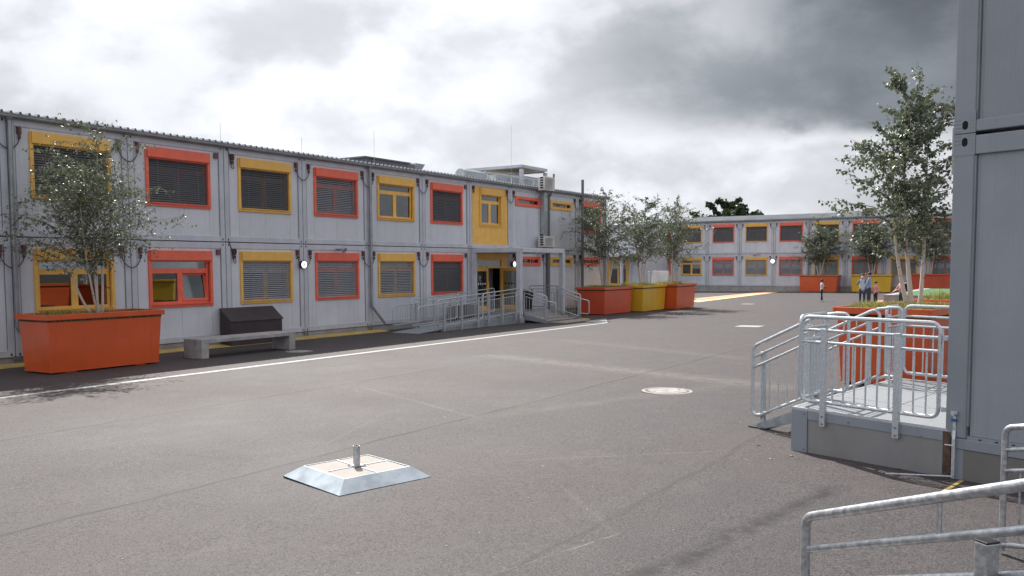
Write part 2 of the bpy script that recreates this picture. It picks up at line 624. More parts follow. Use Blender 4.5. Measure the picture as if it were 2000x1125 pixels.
def manhole(x, y, r, label, big=True):
    z = gz(x, y)
    t = thing('manhole_cover', label, 'manhole', (x, y, z), 0)
    q = MB()
    n = 40
    ring = [(math.cos(2 * math.pi * i / n), math.sin(2 * math.pi * i / n)) for i in range(n)]
    q.add([(a * r, b * r, .006) for a, b in ring] + [(a * r * .80, b * r * .80, .008) for a, b in ring],
          [(i, (i + 1) % n, n + (i + 1) % n, n + i) for i in range(n)])
    ob('frame_ring', q.mesh('frame_ring', 'manhole_fill'), t)
    q = MB()
    q.add([(a * r * .80, b * r * .80, .007) for a, b in ring] + [(a * r * .765, b * r * .765, .004) for a, b in ring],
          [(i, (i + 1) % n, n + (i + 1) % n, n + i) for i in range(n)])
    for i in range(44):
        a = 2 * math.pi * i / 44
        q.cyl((math.cos(a) * r * .83, math.sin(a) * r * .83, .004), .010, .008, 6)
        q.cyl((math.cos(a) * r * 1.01, math.sin(a) * r * 1.01, .003), .008, .006, 6)
    ob('rim_slots', q.mesh('rim_slots', 'iron'), t)
    q = MB()
    q.add([(a * r * .765, b * r * .765, .009) for a, b in ring], [tuple(range(n))])
    q.box((-.5 * r, .3 * r, .009), (-.38 * r, .36 * r, .011), 1)
    q.box((.4 * r, -.36 * r, .009), (.52 * r, -.3 * r, .011), 1)
    ob('lid', q.mesh('lid', ['manhole_fill', 'hole']), t)


def litter(name, n, area, seed, col, smin, smax):
    r = random.Random(seed)
    q = MB()
    for i in range(n):
        x, y = area(r)
        z = gz(x, y) + .003
        s_ = r.uniform(smin, smax)
        a_ = r.uniform(0, 6.28)
        p = []
        for k in range(4):
            an = a_ + k * math.pi / 2 + r.uniform(-.4, .4)
            p.append((x + math.cos(an) * s_ * (1.5 if k % 2 else .8), y + math.sin(an) * s_ * (1.5 if k % 2 else .8), z + r.uniform(0, .3) * s_))
        c_ = (x, y, z + s_ * .45)
        q.add(p + [c_], [(0, 1, 4), (1, 2, 4), (2, 3, 4), (3, 0, 4)])
    o = ob(name, q.mesh(name, col), kind='stuff')
    return tag(o, {'grit': 'small pale grit and chips scattered over the asphalt yard', 'fallen_leaves': 'small fallen birch leaves lying around the planters and along the wall foot'}[name], name.replace('_', ' '))


mat('grit', (.30, .28, .26), .8, var=.3, vscale=40)
mat('dead_leaf', (.12, .10, .04), .7, var=.3, vscale=30)
litter('grit', 420, lambda r: (r.uniform(3.5, 16), r.uniform(0, 12)), 5, 'grit', .003, .009)


def leaf_area(r):
    c = r.choice([(11.1, 18.3, 2.2, 1.4), (38, 17.6, 4.5, 1.8), (15.5, 19.9, 6, .5), (10.5, 1.7, 1.6, 1.3), (16, 2.6, 2, 2)])
    return c[0] + r.uniform(-1, 1) * c[2], c[1] + r.uniform(-1, 1) * c[3]


litter('fallen_leaves', 380, leaf_area, 6, 'dead_leaf', .012, .024)
manhole(13.36, 5.60, .42, 'round concrete filled manhole cover in the middle of the open yard')
manhole(15.95, 16.95, .35, 'round manhole cover in the shade beside the concrete bench')
manhole(4.15, 1.20, .42, 'dark manhole cover at the bottom edge under the near handrail')


# ------------------------------------------------------------------ windows, panels: local frame s (along), n (outward), z
BLINDS = {}


def window_parts(parent, T, col, style, w=2.02, h=1.54, seed=0):
    """T maps (s, n, z) with n pointing out of the wall; origin at the outer frame's lower corner"""
    r = random.Random(seed)
    q = MB()
    fr = .085
    q.box((0, -.03, .0), (fr, .055, h - .005))
    q.box((w - fr, -.03, 0), (w, .055, h - .005))
    q.box((fr, -.03, 0), (w - fr, .05, .085))
    q.box((fr, -.03, h - .30), (w - fr, .03, h - .005))
    win = ob('window', q.mesh('window', col), parent, T)
    bevel(win, .006, 1)
    win['label'] = {'red': 'red framed window', 'yellow': 'yellow framed window'}[col] + (' with its blind down' if style == 'blind' else ' without a blind')
    # roller box
    q = MB()
    q.box((.035, .0, h - .265), (w - .035, .105, h + .004))
    bevel(ob('shutter_box', q.mesh('shutter_box', col), win), .008, 2)
    # sill lip
    q = MB()
    q.box((.05, .052, .075), (w - .05, .09, .10))
    for i in (.18, .5, .82):
        q.cyl((w * i, .05, .04), .013, .008, 6, (0, 1, 0))
    ob('sill', q.mesh('sill', col), win)
    # casement: outer frame, transom, mullion
    q = MB()
    D0, D1 = -.115, -.045
    a0, a1, z0, z1 = fr, w - fr, .085, h - .265
    zt = z0 + (z1 - z0) * .80
    q.box((a0, D0, z0), (a0 + .075, D1, z1))
    q.box((a1 - .075, D0, z0), (a1, D1, z1))
    q.box((a0 + .075, D0, z0), (a1 - .075, D1, z0 + .075))
    q.box((a0 + .075, D0, z1 - .04), (a1 - .075, D1, z1))
    q.box((a0 + .075, D0, zt - .11), (a1 - .075, D1 - .002, zt + .02))
    mid = (a0 + a1) / 2
    q.box((mid - .085, D0, z0 + .075), (mid + .085, D1 - .004, zt - .11))
    ob('casement', q.mesh('casement', col), win)
    gd = -.08

    def pane(x0, x1, y0, y1, tilt=0.):
        k = MB()
        k.box((x0, -.006, 0), (x1, .006, y1 - y0))
        M = Matrix.Translation((0, gd, y0)) @ Matrix.Rotation(tilt, 4, 'X')
        return ob('pane', k.mesh('pane', 'glass'), win, M)
    pane(a0 + .075, mid - .085, z0 + .075, zt - .11)
    if style == 'tilt':
        k = MB()
        zz0, zz1 = z0 + .08, zt - .10
        hh = zz1 - zz0
        x0, x1 = mid + .06, a1 - .05
        k.box((x0, -.03, 0), (x0 + .06, .03, hh))
        k.box((x1 - .06, -.03, 0), (x1, .03, hh))
        k.box((x0 + .06, -.03, 0), (x1 - .06, .03, .06))
        k.box((x0 + .06, -.03, hh - .06), (x1 - .06, .03, hh))
        M = Matrix.Translation((0, -.06, zz0)) @ Matrix.Rotation(R_(8), 4, 'X')
        sh = ob('tilted_sash', k.mesh('tilted_sash', col), win, M)
        pane(x0 + .06, x1 - .06, zz0 + .06, zz1 - .06, R_(8))
    else:
        pane(mid + .085, a1 - .075, z0 + .075, zt - .11)
    pane(a0 + .075, a1 - .075, zt + .02, z1 - .04)
    if style.startswith('blind'):
        ang = {'blind': 58, 'blind_closed': 70, 'blind_open': 33}[style] + r.uniform(-3, 3)
        key = (round(w, 2), round(h, 2), style, seed)
        k = MB()
        pitch = .058
        n = int((z1 - z0) / pitch)
        ca, sa = math.cos(R_(ang)) * .031, math.sin(R_(ang)) * .031
        for i in range(n):
            zc = z0 + .03 + i * pitch
            t = r.uniform(-.002, .002)
            bow = .004
            k.add([(a0 + .012, .0 - ca, zc + sa + t), (a1 - .012, .0 - ca, zc + sa - t), (a1 - .012, 0, zc + bow - t), (a0 + .012, 0, zc + bow + t),
                   (a1 - .012, ca, zc - sa - t), (a0 + .012, ca, zc - sa + t)], [(0, 1, 2, 3), (3, 2, 4, 5)])
        for xx in (.16, .5, .84):
            k.box((a0 + (a1 - a0) * xx - .004, ca + .001, z0), (a0 + (a1 - a0) * xx + .004, ca + .003, z1), 1)
        k.box((a0 + .012, -.02, z0 + .002), (a1 - .012, .02, z0 + .02))
        sm = 'slat_lit' if style == 'blind_open' else 'slat_shaded'
        b = ob('blind', k.mesh('blind', [sm, 'frame_dark']), win, Matrix.Translation((0, -.012, 0)))
        b['kind'] = 'stuff'
    return win


def slit_window(parent, T, col, w=2.0, h=.44):
    q = MB()
    q.box((0, -.03, 0), (w, .045, .13))
    q.box((0, -.03, h - .13), (w, .045, h))
    q.box((0, -.03, .13), (.2, .045, h - .13))
    q.box((w - .2, -.03, .13), (w, .045, h - .13))
    win = ob('window', q.mesh('window', col), parent, T)
    win['label'] = {'red': 'narrow red framed window', 'yellow': 'narrow yellow framed window'}[col]
    bevel(win, .008, 1)
    q = MB()
    q.box((.2, -.10, .13), (w - .2, -.03, .15))
    q.box((.2, -.10, h - .15), (w - .2, -.03, h - .13))
    q.box((w * .72, -.10, .15), (w * .72 + .03, -.03, h - .15))
    ob('casement', q.mesh('casement', col), win)
    q = MB()
    q.box((.2, -.075, .15), (w - .2, -.065, h - .15))
    ob('pane', q.mesh('pane', 'glass'), win)
    return win


def wall_pieces(parent, T, W, z0, z1, win, mname='panel', gap=.006):
    """wall panels of one bay, between posts; win = (s0, s1, za, zb) or None"""
    a, b = .172, W - .172
    n0, n1 = -.075, -.032
    def put(x0, x1, y0, y1):
        if x1 - x0 < .02 or y1 - y0 < .02:
            return
        q = MB()
        q.box((x0 + gap / 2, n0, y0), (x1 - gap / 2, n1, y1))
        o = ob('wall_panel', q.mesh('wall_panel', mname), parent, T)
        return o
    if win is None:
        put(a, (a + b) / 2, z0, z1)
        put((a + b) / 2, b, z0, z1)
        return
    s0, s1, za, zb = win
    mid = (s0 + s1) / 2
    put(a, s0, z0, z1)
    put(s0, mid, z0, za)
    put(mid, s1, z0, za)
    put(s0, s1, zb, z1)
    put(s1, b, z0, z1)


def module(parent, T, W, zb, zt, colour='frame_grey'):
    """steel frame of one room module: 2 posts, 2 rails (zb..zt), posts proud of the panels"""
    g = .011
    for s0 in (g, W - g - .155):
        q = MB()
        q.box((s0, -.16, zb + .012), (s0 + .155, 0, zt - .012))
        bevel(ob('corner_post', q.mesh('corner_post', colour), parent, T), .008, 1)
        q = MB()
        x = s0 + .155 if s0 < 1 else s0 - .012
        q.box((x, -.05, zb + .2), (x + .012, -.006, zt - .2))
        ob('post_seal', q.mesh('post_seal', 'frame_dark'), parent, T)
    for lo, hi in ((zb + .012, zb + .165), (zt - .185, zt - .012)):
        q = MB()
        q.box((g + .157, -.16, lo), (W - g - .157, -.004, hi))
        bevel(ob('frame_rail', q.mesh('frame_rail', colour), parent, T), .008, 1)
    q = MB()
    for s0 in (g + .085, W - g - .085):
        for zz in (zb + .075, zt - .075):
            q.tube([(s0, -.01, zz - .03), (s0, -.01, zz + .03)], .001, 4)
            q.box((s0 - .018, -.02, zz - .028), (s0 + .018, .0015, zz + .028))
    o = ob('casting_holes', q.mesh('casting_holes', 'hole'), parent, T)
    o['kind'] = 'stuff'


def connector(parent, T, s, z, cable=True, single=False):
    """plug box at a module's top corner, with the cable looping to its neighbour"""
    q = MB()
    q.box((s - .045, -.03, z - .17), (s + .045, .03, z))
    q.box((s - .032, .03, z - .14), (s + .032, .06, z - .03))
    q.cyl((s, .03, z - .19), .032, -.09, 8, (0, .25, 1))
    c = ob('power_connector', q.mesh('power_connector', 'connector'), parent, T)
    if cable:
        q = MB()
        if single:
            p = [(s, .02, z - .27), (s + .02, .035, z - .36), (s, .05, z - .42), (s - .05, .04, z - .40), (s - .09, .03, z - .25), (s - .13, .02, z + .02), (s - .2, .01, z + .22)]
        else:
            L = 2 * (cable)
            p = [(s + L * t, .02 + .03 * math.sin(math.pi * t), z - .27 - .26 * math.sin(math.pi * t) ** .7) for t in [i / 12 for i in range(13)]]
        q.tube(p, .011, 6)
        ob('cable', q.mesh('cable', 'cable', True), c)
    return c


def lerpT(T, s, n, z):
    return T @ Matrix.Translation((s, n, z))


def round_sign(T, label, r=.125):
    """luminous drum sign with the letter A, facing out of the wall"""
    t = thing('round_sign', label, 'illuminated sign', (0, 0, 0))
    t.matrix_world = T
    q = MB()
    q.cyl((0, -.10, 0), r, .095, 28, (0, 1, 0))
    ob('housing', q.mesh('housing', 'black', True), t)
    q = MB()
    q.cyl((0, -.004, 0), r * .88, .006, 28, (0, 1, 0))
    ob('face', q.mesh('face', 'lamp_white', True), t)
    q = MB()
    k = r * .42
    th = .011 * r / .125
    y0, y1 = .003, .005
    for sgn in (-1, 1):
        q.prism([(sgn * k * .75 - th, y0, -k), (sgn * k * .75 + th, y0, -k), (th, y0, k), (-th, y0, k)], (0, y1 - y0, 0))
    q.box((-k * .45, y0 + .0005, -k * .35), (k * .45, y1 + .0005, -k * .35 + 1.6 * th))
    ob('letter', q.mesh('letter', 'print_grey'), t)
    q = MB()
    q.box((-.03, -.2, -.03), (.03, -.10, .03))
    ob('bracket', q.mesh('bracket', 'frame_dark'), t)
    return t


# ------------------------------------------------------------------ left building
YL, XL0, W = 20.48, 10.54, 3.0
LZB, LZJ, LZT = -.075, 2.707, 5.42
lb = thing('modular_building', 'long two-storey grey modular building with red and yellow framed windows along the left', 'building', (XL0, YL, gz(XL0, YL)))
lbT = Matrix.Translation(-lb.location)


def LT(k, off=0.):
    # s -> +x, n -> -y
    M = Matrix(((1, 0, 0, XL0 + W * k), (0, -1, 0, YL - off), (0, 0, 1, 0), (0, 0, 0, 1)))
    return lbT @ M


def LTW(s, n, z):
    return Matrix(((-1, 0, 0, XL0 + s), (0, -1, 0, YL - n), (0, 0, 1, z), (0, 0, 0, 1)))


# s,n,z frames are mirrored (left handed); meshes are made double sided so this is harmless
upper = {-1: ('yellow', 'blind'), 0: ('yellow', 'blind'), 1: ('red', 'blind'), 2: ('yellow', 'blind'), 3: ('red', 'blind_open'), 4: ('yellow', 'open'), 5: ('red', 'blind'), 9: ('red', 'blind')}
lower = {-1: ('red', 'blind'), 0: ('yellow', 'open'), 1: ('red', 'tilt'), 2: ('yellow', 'blind_open'), 3: ('red', 'blind_open'), 4: ('yellow', 'blind_open'), 5: ('red', 'blind')}
for k in range(-2, 10):
    T = LT(k)
    for fl, (zb, zt) in enumerate(((LZB, LZJ), (LZJ, LZT))):
        module(lb, T, W, zb, zt)
        z0, z1 = zb + .165, zt - .185
        d = (upper if fl else lower)
        wz = (3.615, 5.155) if fl else (.905, 2.445)
        if k in d:
            col, st = d[k]
            window_parts(lb, lerpT(T, .50, -.035, wz[0]), col, st, seed=k * 2 + fl + 50)
            wall_pieces(lb, T, W, z0, z1, (.53, 2.49, wz[0] + .05, wz[1] - .05))
        elif k in (7, 8) or (k == 9 and fl == 0):
            col = {7: 'red', 8: 'yellow', 9: 'red'}[k]
            zs = 4.60 if fl else 1.98
            slit_window(lb, lerpT(T, .42, -.035, zs), col, 2.1, .43)
            wall_pieces(lb, T, W, z0, z1, (.60, 2.34, zs + .12, zs + .31), 'panel')
        elif k == 6 and fl == 1:
            wall_pieces(lb, T, W, z0, z1, (.78, 2.32, 3.66, 5.15), 'yellow')
            window_parts(lb, lerpT(T, .72, -.035, 3.62), 'yellow', 'open', 1.66, 1.56, 99)
        elif k == 6:
            pass
        else:
            wall_pieces(lb, T, W, z0, z1, None)
        # plugs
        if fl == 1 or k != 6:
            zc = z1 + .0
            connector(lb, T, .27, zc - .005, cable=False)
            if k == 2:
                connector(lb, T, .30, zc - .0, cable=1, single=True)
            if k not in (1, 5, 9):
                connector(lb, T, 2.73, zc - .005, cable=.27)
            else:
                q = MB()
                q.box((2.67, -.03, zc - .18), (2.78, .03, zc - .03))
                ob('power_connector', q.mesh('power_connector', 'connector'), lb, T)
    # skirting panel below the lower module
    q = MB()
    q.box((.008, -.12, gz(XL0 + W * k, YL) - .05), (W - .008, -.05, LZB - .004))
    ob('skirting', q.mesh('skirting', 'skirting'), lb, T)
    q = MB()
    q.box((.12, -.02, LZB - .13), (.15, .0, LZB - .02))
    q.box((-.06, -.02, LZB - .03), (.10, .03, LZB + .0))
    q.cyl((-.05, .02, LZB + .03), .022, .02, 8, (1, 0, 0))
    q.cyl((.06, .02, LZB + .03), .022, .02, 8, (1, 0, 0))
    o = ob('module_clamp', q.mesh('module_clamp', 'frame_dark'), lb, T)
    q = MB()
    q.box((-.05, .0, LZJ + .02), (-.005, .012, LZJ + .30))
    ob('post_label', q.mesh('post_label', 'paper'), lb, T @ Matrix.Translation((0, 0, .06)) @ Matrix.Diagonal((1, 1, .35, 1)) if False else T @ Matrix.Translation((-.03, 0, LZJ * .0)) )
for o in list(lb.children):
    if o.name.startswith('post_label'):
        bpy.data.objects.remove(o)
# interior shell
q = MB()
xa, xb_ = XL0 - 6.0, XL0 + 30.0
q.box((xa, YL + 5.9, -.1), (xb_, YL + 6.0, 5.42))
q.box((xa + .01, YL + .17, 2.60), (xb_ - .01, YL + 5.9, 2.80))
q.box((xa + .01, YL + .17, 5.36), (xb_ - .01, YL + 5.9, 5.44))
q.box((xa + .01, YL + .17, -.12), (xb_ - .01, YL + 5.9, .10))
q.box((xa - .05, YL + .02, -.1), (xa, YL + 6.0, 5.42))
q.box((xb_, YL + .02, -.1), (xb_ + .05, YL + 6.0, 5.42))
for k in range(-1, 10):
    if k in (2, 4, 6, 8, 9):
        q.box((XL0 + 3 * k - .04, YL + .17, .1), (XL0 + 3 * k + .04, YL + 5.9, 5.36))
ob('interior_shell', q.mesh('interior_shell', 'interior'), lb, lbT)
q = MB()
q.box((29.4, YL + .9, .10), (31.5, YL + 1.0, 2.6))
ob('lobby_wall', q.mesh('lobby_wall', 'panel'), lb, lbT)
# paper notices stuck inside two panes
q = MB()
q.box((XL0 + 12 + 1.78, YL + .14, 4.05), (XL0 + 12 + 2.10, YL + .145, 4.42))
ob('paper_notice', q.mesh('paper_notice', 'paper'), lb, lbT)
q = MB()
q.box((XL0 + 9 + .95, YL + .14, 4.05), (XL0 + 9 + 1.28, YL + .145, 4.42))
ob('paper_notice', q.mesh('paper_notice', 'paper'), lb, lbT)
# roof sheet with ribs
def rib_roof(xa, xb, ya, yb, za, zb, pitch=.207, rh=.038, axis='x', dark_face=True):
    q = MB()
    n = int((xb - xa) / pitch)
    pr = []
    for i in range(n + 1):
        x = xa + i * pitch
        pr += [(x, 0), (x + .10, 0), (x + .118, rh), (x + .158, rh), (x + .176, 0)]
    vs = []
    for (y, z) in ((ya, za), (yb, zb)):
        for (x, h) in pr:
            vs.append((x, y, z + h))
    for (x, h) in pr:
        vs.append((x, ya, za - .012))
    m = len(pr)
    q.add(vs, [(i, i + 1, m + i + 1, m + i) for i in range(m - 1)])
    q.add([vs[i] for i in range(m)] + [vs[2 * m + i] for i in range(m)], [(i, i + 1, m + i + 1, m + i) for i in range(m - 1)], 1)
    return q


ob('roof_sheet', rib_roof(XL0 - 6.1, XL0 + 30.25, YL - .15, YL + 6.1, 5.498, 5.66, .207, .052).mesh('roof_sheet', ['roof_metal', 'rib_dark']), lb, lbT)
q = MB()
q.tube([(XL0 - 6.1, YL - .10, 5.445), (XL0 + 30.2, YL - .10, 5.445)], .058, 10)
q.box((XL0 - 6.1, YL - .17, 5.472), (XL0 + 30.2, YL - .03, 5.486))
ob('gutter', q.mesh('gutter', 'gutter', True), lb, lbT)
q = MB()
q.box((XL0 - 6.05, YL - .012, 5.415), (XL0 + 30.1, YL + .1, 5.485))
ob('fascia', q.mesh('fascia', 'frame_dark'), lb, lbT)


def downpipe(x, zbot, bend=True, m='gutter', r=.052):
    q = MB()
    y = YL - .085
    p = [(x, y, 5.42), (x, y, zbot)]
    if bend:
        p = rounded([(x, y, 5.42), (x, y, .62), (x + .48, y - .18, -.02)], .08, False)
    q.tube(p, r, 10)
    q.tube([(x, y, 5.43), (x, y, 5.33)], [r * 1.9, r * 1.1], 10)
    for z in (4.3, 3.0, 1.6, .75):
        q.cyl((x, y, z), r * 1.15, .04, 10)
    return ob('downpipe', q.mesh('downpipe', m, True), lb, lbT)


downpipe(XL0 + .02, 0)
downpipe(XL0 + 12.05, 0)
# ducting at the eighth seam and the two flue pipes
q = MB()
q.box((34.06, YL - .20, 2.75), (34.36, YL - .004, 5.40))
ob('cable_duct', q.mesh('cable_duct', 'duct_metal'), lb, lbT)
q = MB()
q.tube([(34.58, YL - .10, -.2), (34.58, YL - .10, 5.3)], .085, 10)
ob('waste_pipe', q.mesh('waste_pipe', 'pole_dark', True), lb, lbT)
q = MB()
q.tube(rounded([(34.75, YL - .12, 5.2), (35.02, YL - .14, 5.6), (35.02, YL - .14, 6.22)], .06, False), .045, 8)
ob('vent_pipe', q.mesh('vent_pipe', 'pole_dark', True), lb, lbT)
q = MB()
q.tube([(37.86, YL - .12, -.2), (37.86, YL - .12, 6.18)], .07, 8)
ob('vent_pipe', q.mesh('vent_pipe', 'pole_dark', True), lb, lbT)
q = MB()
q.tube([(XL0 + 29.9, YL - .08, -.2), (XL0 + 29.9, YL - .08, 5.4)], .05, 8)
ob('downpipe', q.mesh('downpipe', 'gutter', True), lb, lbT)
for i, (x, zt, yb) in enumerate(((16.69, 6.15, .3), (19.83, 6.08, .3), (23.24, 6.75, .3), (32.1, 8.1, .3), (28.9, 6.3, 3.), (13.4, 6.3, 4.))):
    q = MB()
    q.tube([(x, YL + yb, 5.5), (x, YL + yb, zt)], .006, 5)
    q.cyl((x, YL + yb, 5.52), .06, .05, 8)
    ob('lightning_rod', q.mesh('lightning_rod', 'galvanised'), lb, lbT)

# entrance door, bay 6 lower
T6 = LT(6)
q = MB()
zA, zB = .20, 2.52
q.box((.17, -.10, zA - .1), (.42, -.01, zB))
q.box((2.30, -.10, zA - .1), (2.83, -.01, zB))
q.box((.42, -.10, 2.22), (2.30, -.01, zB))
q.box((.42, -.10, 1.90), (2.30, -.02, 1.98))
q.box((.42, -.10, zA - .1), (2.30, -.02, zA - .02))
dr = ob('entrance_door', q.mesh('entrance_door', 'yellow'), lb, T6)
bevel(dr, .006, 1)
q = MB()
q.box((.42, -.06, 1.98), (2.30, -.05, 2.22))
ob('pane', q.mesh('pane', 'glass'), dr)
q = MB()
q.box((.42, -.08, zA - .02), (.54, -.03, 1.90))
q.box((1.24, -.08, zA - .02), (1.36, -.03, 1.90))
q.box((.54, -.08, zA - .02), (1.24, -.03, zA + .15))
q.box((.54, -.08, 1.78), (1.24, -.03, 1.90))
q.box((1.28, -.03, .95), (1.31, .03, 1.35))
dl = ob('door_leaf', q.mesh('door_leaf', 'yellow'), dr)
q = MB()
q.box((.54, -.06, zA + .15), (1.24, -.05, 1.78))
ob('pane', q.mesh('pane', 'glass'), dr)
q = MB()
for i in range(4):
    q.box((.62 + i * .15, -.048, 1.22), (.70 + i * .15, -.046, 1.29))
ob('glass_markers', q.mesh('glass_markers', 'paper'), dr)
# the other leaf stands open, square to the wall
q = MB()
xh = 2.28
q.box((xh - .05, .0, zA - .02), (xh, .11, 1.90))
q.box((xh - .05, .80, zA - .02), (xh, .92, 1.90))
q.box((xh - .05, .11, zA - .02), (xh, .80, zA + .15))
q.box((xh - .05, .11, 1.78), (xh, .80, 1.90))
dl = ob('door_leaf', q.mesh('door_leaf', 'yellow'), dr)
dl['label'] = 'open yellow door leaf'
q = MB()
q.box((xh - .03, .11, zA + .15), (xh - .02, .80, 1.78))
ob('pane', q.mesh('pane', 'glass'), dr)
q = MB()
for i in range(4):
    q.box((xh - .035, .2 + i * .15, 1.22), (xh - .015, .27 + i * .15, 1.29))
ob('glass_markers', q.mesh('glass_markers', 'black'), dr)

# yellow wedge strip along the foot of the wall
q = MB()
n = 30
for i in range(n):
    x0, x1 = XL0 - 6 + i * (12.45 + 6) / n, XL0 - 6 + (i + 1) * (12.45 + 6) / n
    a, b = gz(x0, 20.1), gz(x1, 20.1)
    q.add([(x0, 19.97, a + .012), (x1, 19.97, b + .012), (x1, 20.42, b + .055), (x0, 20.42, a + .055), (x0, 19.97, a), (x1, 19.97, b)], [(0, 1, 2, 3), (4, 5, 1, 0)])
e = XL0 + 12.45
q.add([(e, 19.97, gz(e, 20)), (e, 19.97, gz(e, 20) + .012), (e, 20.42, gz(e, 20) + .055), (e, 20.42, gz(e, 20))], [(0, 1, 2, 3)])
tag(ob('edge_strip', q.mesh('edge_strip', 'yellow_strip')), 'long low yellow strip along the foot of the left building', 'edge strip')

# ------------------------------------------------------------------ roof equipment
t = thing('ventilation_duct', 'flat grey ventilation duct with tilted outlet lying on the left building roof', 'duct', (25, YL + 2, 5.6))
TI = Matrix.Translation(-t.location)
q = MB()
q.box((24.2, 22.0, 5.62), (27.0, 22.9, 5.98))
q.box((24.0, 21.9, 5.98), (26.6, 23.2, 6.03))
ob('duct_run', q.mesh('duct_run', 'pole_dark'), t, TI)
q = MB()
q.box((26.55, 22.1, 5.62), (27.0, 22.8, 6.04))
ob('collar', q.mesh('collar', 'duct_metal'), t, TI)
q = MB()
q.prism([(27.0, 22.1, 5.64), (27.35, 22.1, 5.64), (27.75, 22.1, 6.08), (27.2, 22.1, 6.08)], (0, .7, 0))
ob('outlet', q.mesh('outlet', 'gutter'), t, TI)

t = thing('roof_shelter', 'open grey steel frame with flat slatted roof standing on the left building roof', 'roof shelter', (35.7, 22.5, 5.6))
TI = Matrix.Translation(-t.location)
x0, x1, y0, y1, zt = 35.7, 38.1, 22.5, 26.3, 6.86
for (x, y) in ((x0, y0), (x1 - .16, y0), (x0, y1 - .16), (x1 - .16, y1 - .16)):
    q = MB()
    q.box((x, y, 5.55), (x + .16, y + .16, zt - .20))
    ob('post', q.mesh('post', 'frame_grey'), t, TI)
for a, b in (((x0, y0, zt - .13), (x1, y0 + .16, zt)), ((x0, y1 - .16, zt - .2), (x1, y1, zt)), ((x0, y0 + .16, zt - .13), (x0 + .16, y1 - .16, zt)), ((x1 - .16, y0 + .16, zt - .2), (x1, y1 - .16, zt))):
    q = MB()
    q.box(a, b)
    ob('beam', q.mesh('beam', 'frame_grey'), t, TI)
for i in range(9):
    q = MB()
    yy = y0 + .17 + i * (y1 - y0 - .34) / 9
    q.box((x0 + .16, yy + .01, zt - .14), (x1 - .16, yy + (y1 - y0 - .34) / 9 - .01, zt - .08))
    ob('roof_board', q.mesh('roof_board', 'beige'), t, TI)
t = thing('air_handling_unit', 'silver air handling boxes and round duct elbow under the roof shelter', 'air handling unit', (36, 23.5, 5.6))
TI = Matrix.Translation(-t.location)
q = MB()
q.box((34.2, 23.0, 5.62), (36.0, 24.1, 6.28))
ob('cabinet', q.mesh('cabinet', 'duct_metal'), t, TI)
q = MB()
q.box((36.2, 23.1, 5.62), (38.4, 24.3, 6.45))
ob('cabinet', q.mesh('cabinet', 'duct_metal'), t, TI)
q = MB()
q.tube(rounded([(31.2, 22.9, 6.02), (33.0, 22.9, 6.02), (33.25, 22.9, 5.5)], .42, False, 8), .27, 16)
ob('round_duct', q.mesh('round_duct', 'duct_metal', True), t, TI)
q = MB()
q.box((31.0, 21.4, 6.0), (36.5, 21.46, 6.06))
for x in (31.2, 33.1, 35.0, 36.4):
    q.tube([(x, 21.43, 5.55), (x, 21.43, 6.03)], .03, 6)
tag(ob('pipe_rail', q.mesh('pipe_rail', 'galvanised')), 'low pale pipe rail on the roof in front of the silver air handling boxes', 'rail')


def ac_unit(x, z, label, hgt=.62):
    t = thing('air_conditioner', label, 'air conditioner', (x, YL - .35, z))
    q = MB()
    q.box((-.45, -.18, 0), (.45, .18, hgt))
    bevel(ob('case', q.mesh('case', 'ac_white'), t), .02, 2)
    q = MB()
    for i in range(14):
        q.box((-.40, -.195, .06 + i * (hgt - .12) / 14), (.22, -.185, .06 + i * (hgt - .12) / 14 + .015))
    ob('fan_grille', q.mesh('fan_grille', 'print_grey'), t)
    q = MB()
    for i in range(5):
        q.box((-.458, -.10, .08 + i * .11), (-.452, .06, .15 + i * .11))
    ob('side_vents', q.mesh('side_vents', 'black'), t)
    q = MB()
    for sx in (-.3, .3):
        q.box((sx - .02, -.18, -.04), (sx + .02, .34, -.0))
        q.tube([(sx, -.15, -.03), (sx, .33, -.38)], .015, 6)
    ob('bracket', q.mesh('bracket', 'frame_dark'), t)


ac_unit(34.0, 5.36, 'pale air conditioner on brackets at the roof edge beside the vent pipe')
ac_unit(34.0, 2.82, 'pale air conditioner on the wall just above the entrance canopy', .5)


def floodlight(T, label):
    t = thing('floodlight', label, 'lamp', (0, 0, 0))
    t.matrix_world = T
    q = MB()
    q.tube([(0, -.25, 0), (0, 0, 0)], .02, 8)
    q.box((-.4, -.27, -.02), (0, -.24, .02))
    ob('arm', q.mesh('arm', 'frame_dark'), t)
    q = MB()
    q.tube([(0, .02, .03), (0, .06, .02), (0, .14, -.04)], [.05, .09, .10], 14)
    ob('head', q.mesh('head', 'galvanised', True), t)


def WL(s, n, z):   # proper rotation: local +Y points out of the left wall
    return Matrix(((-1, 0, 0, s), (0, -1, 0, YL - n), (0, 0, 1, z), (0, 0, 0, 1)))


floodlight(WL(20.95, .27, 2.56), 'small round floodlight on an arm above a red window of the left building')
round_sign(WL(19.42, .14, 2.06), 'glowing white round sign with letter A between two ground floor windows')
round_sign(WL(31.62, .16, 2.07), 'glowing white round sign with letter A under the entrance canopy')


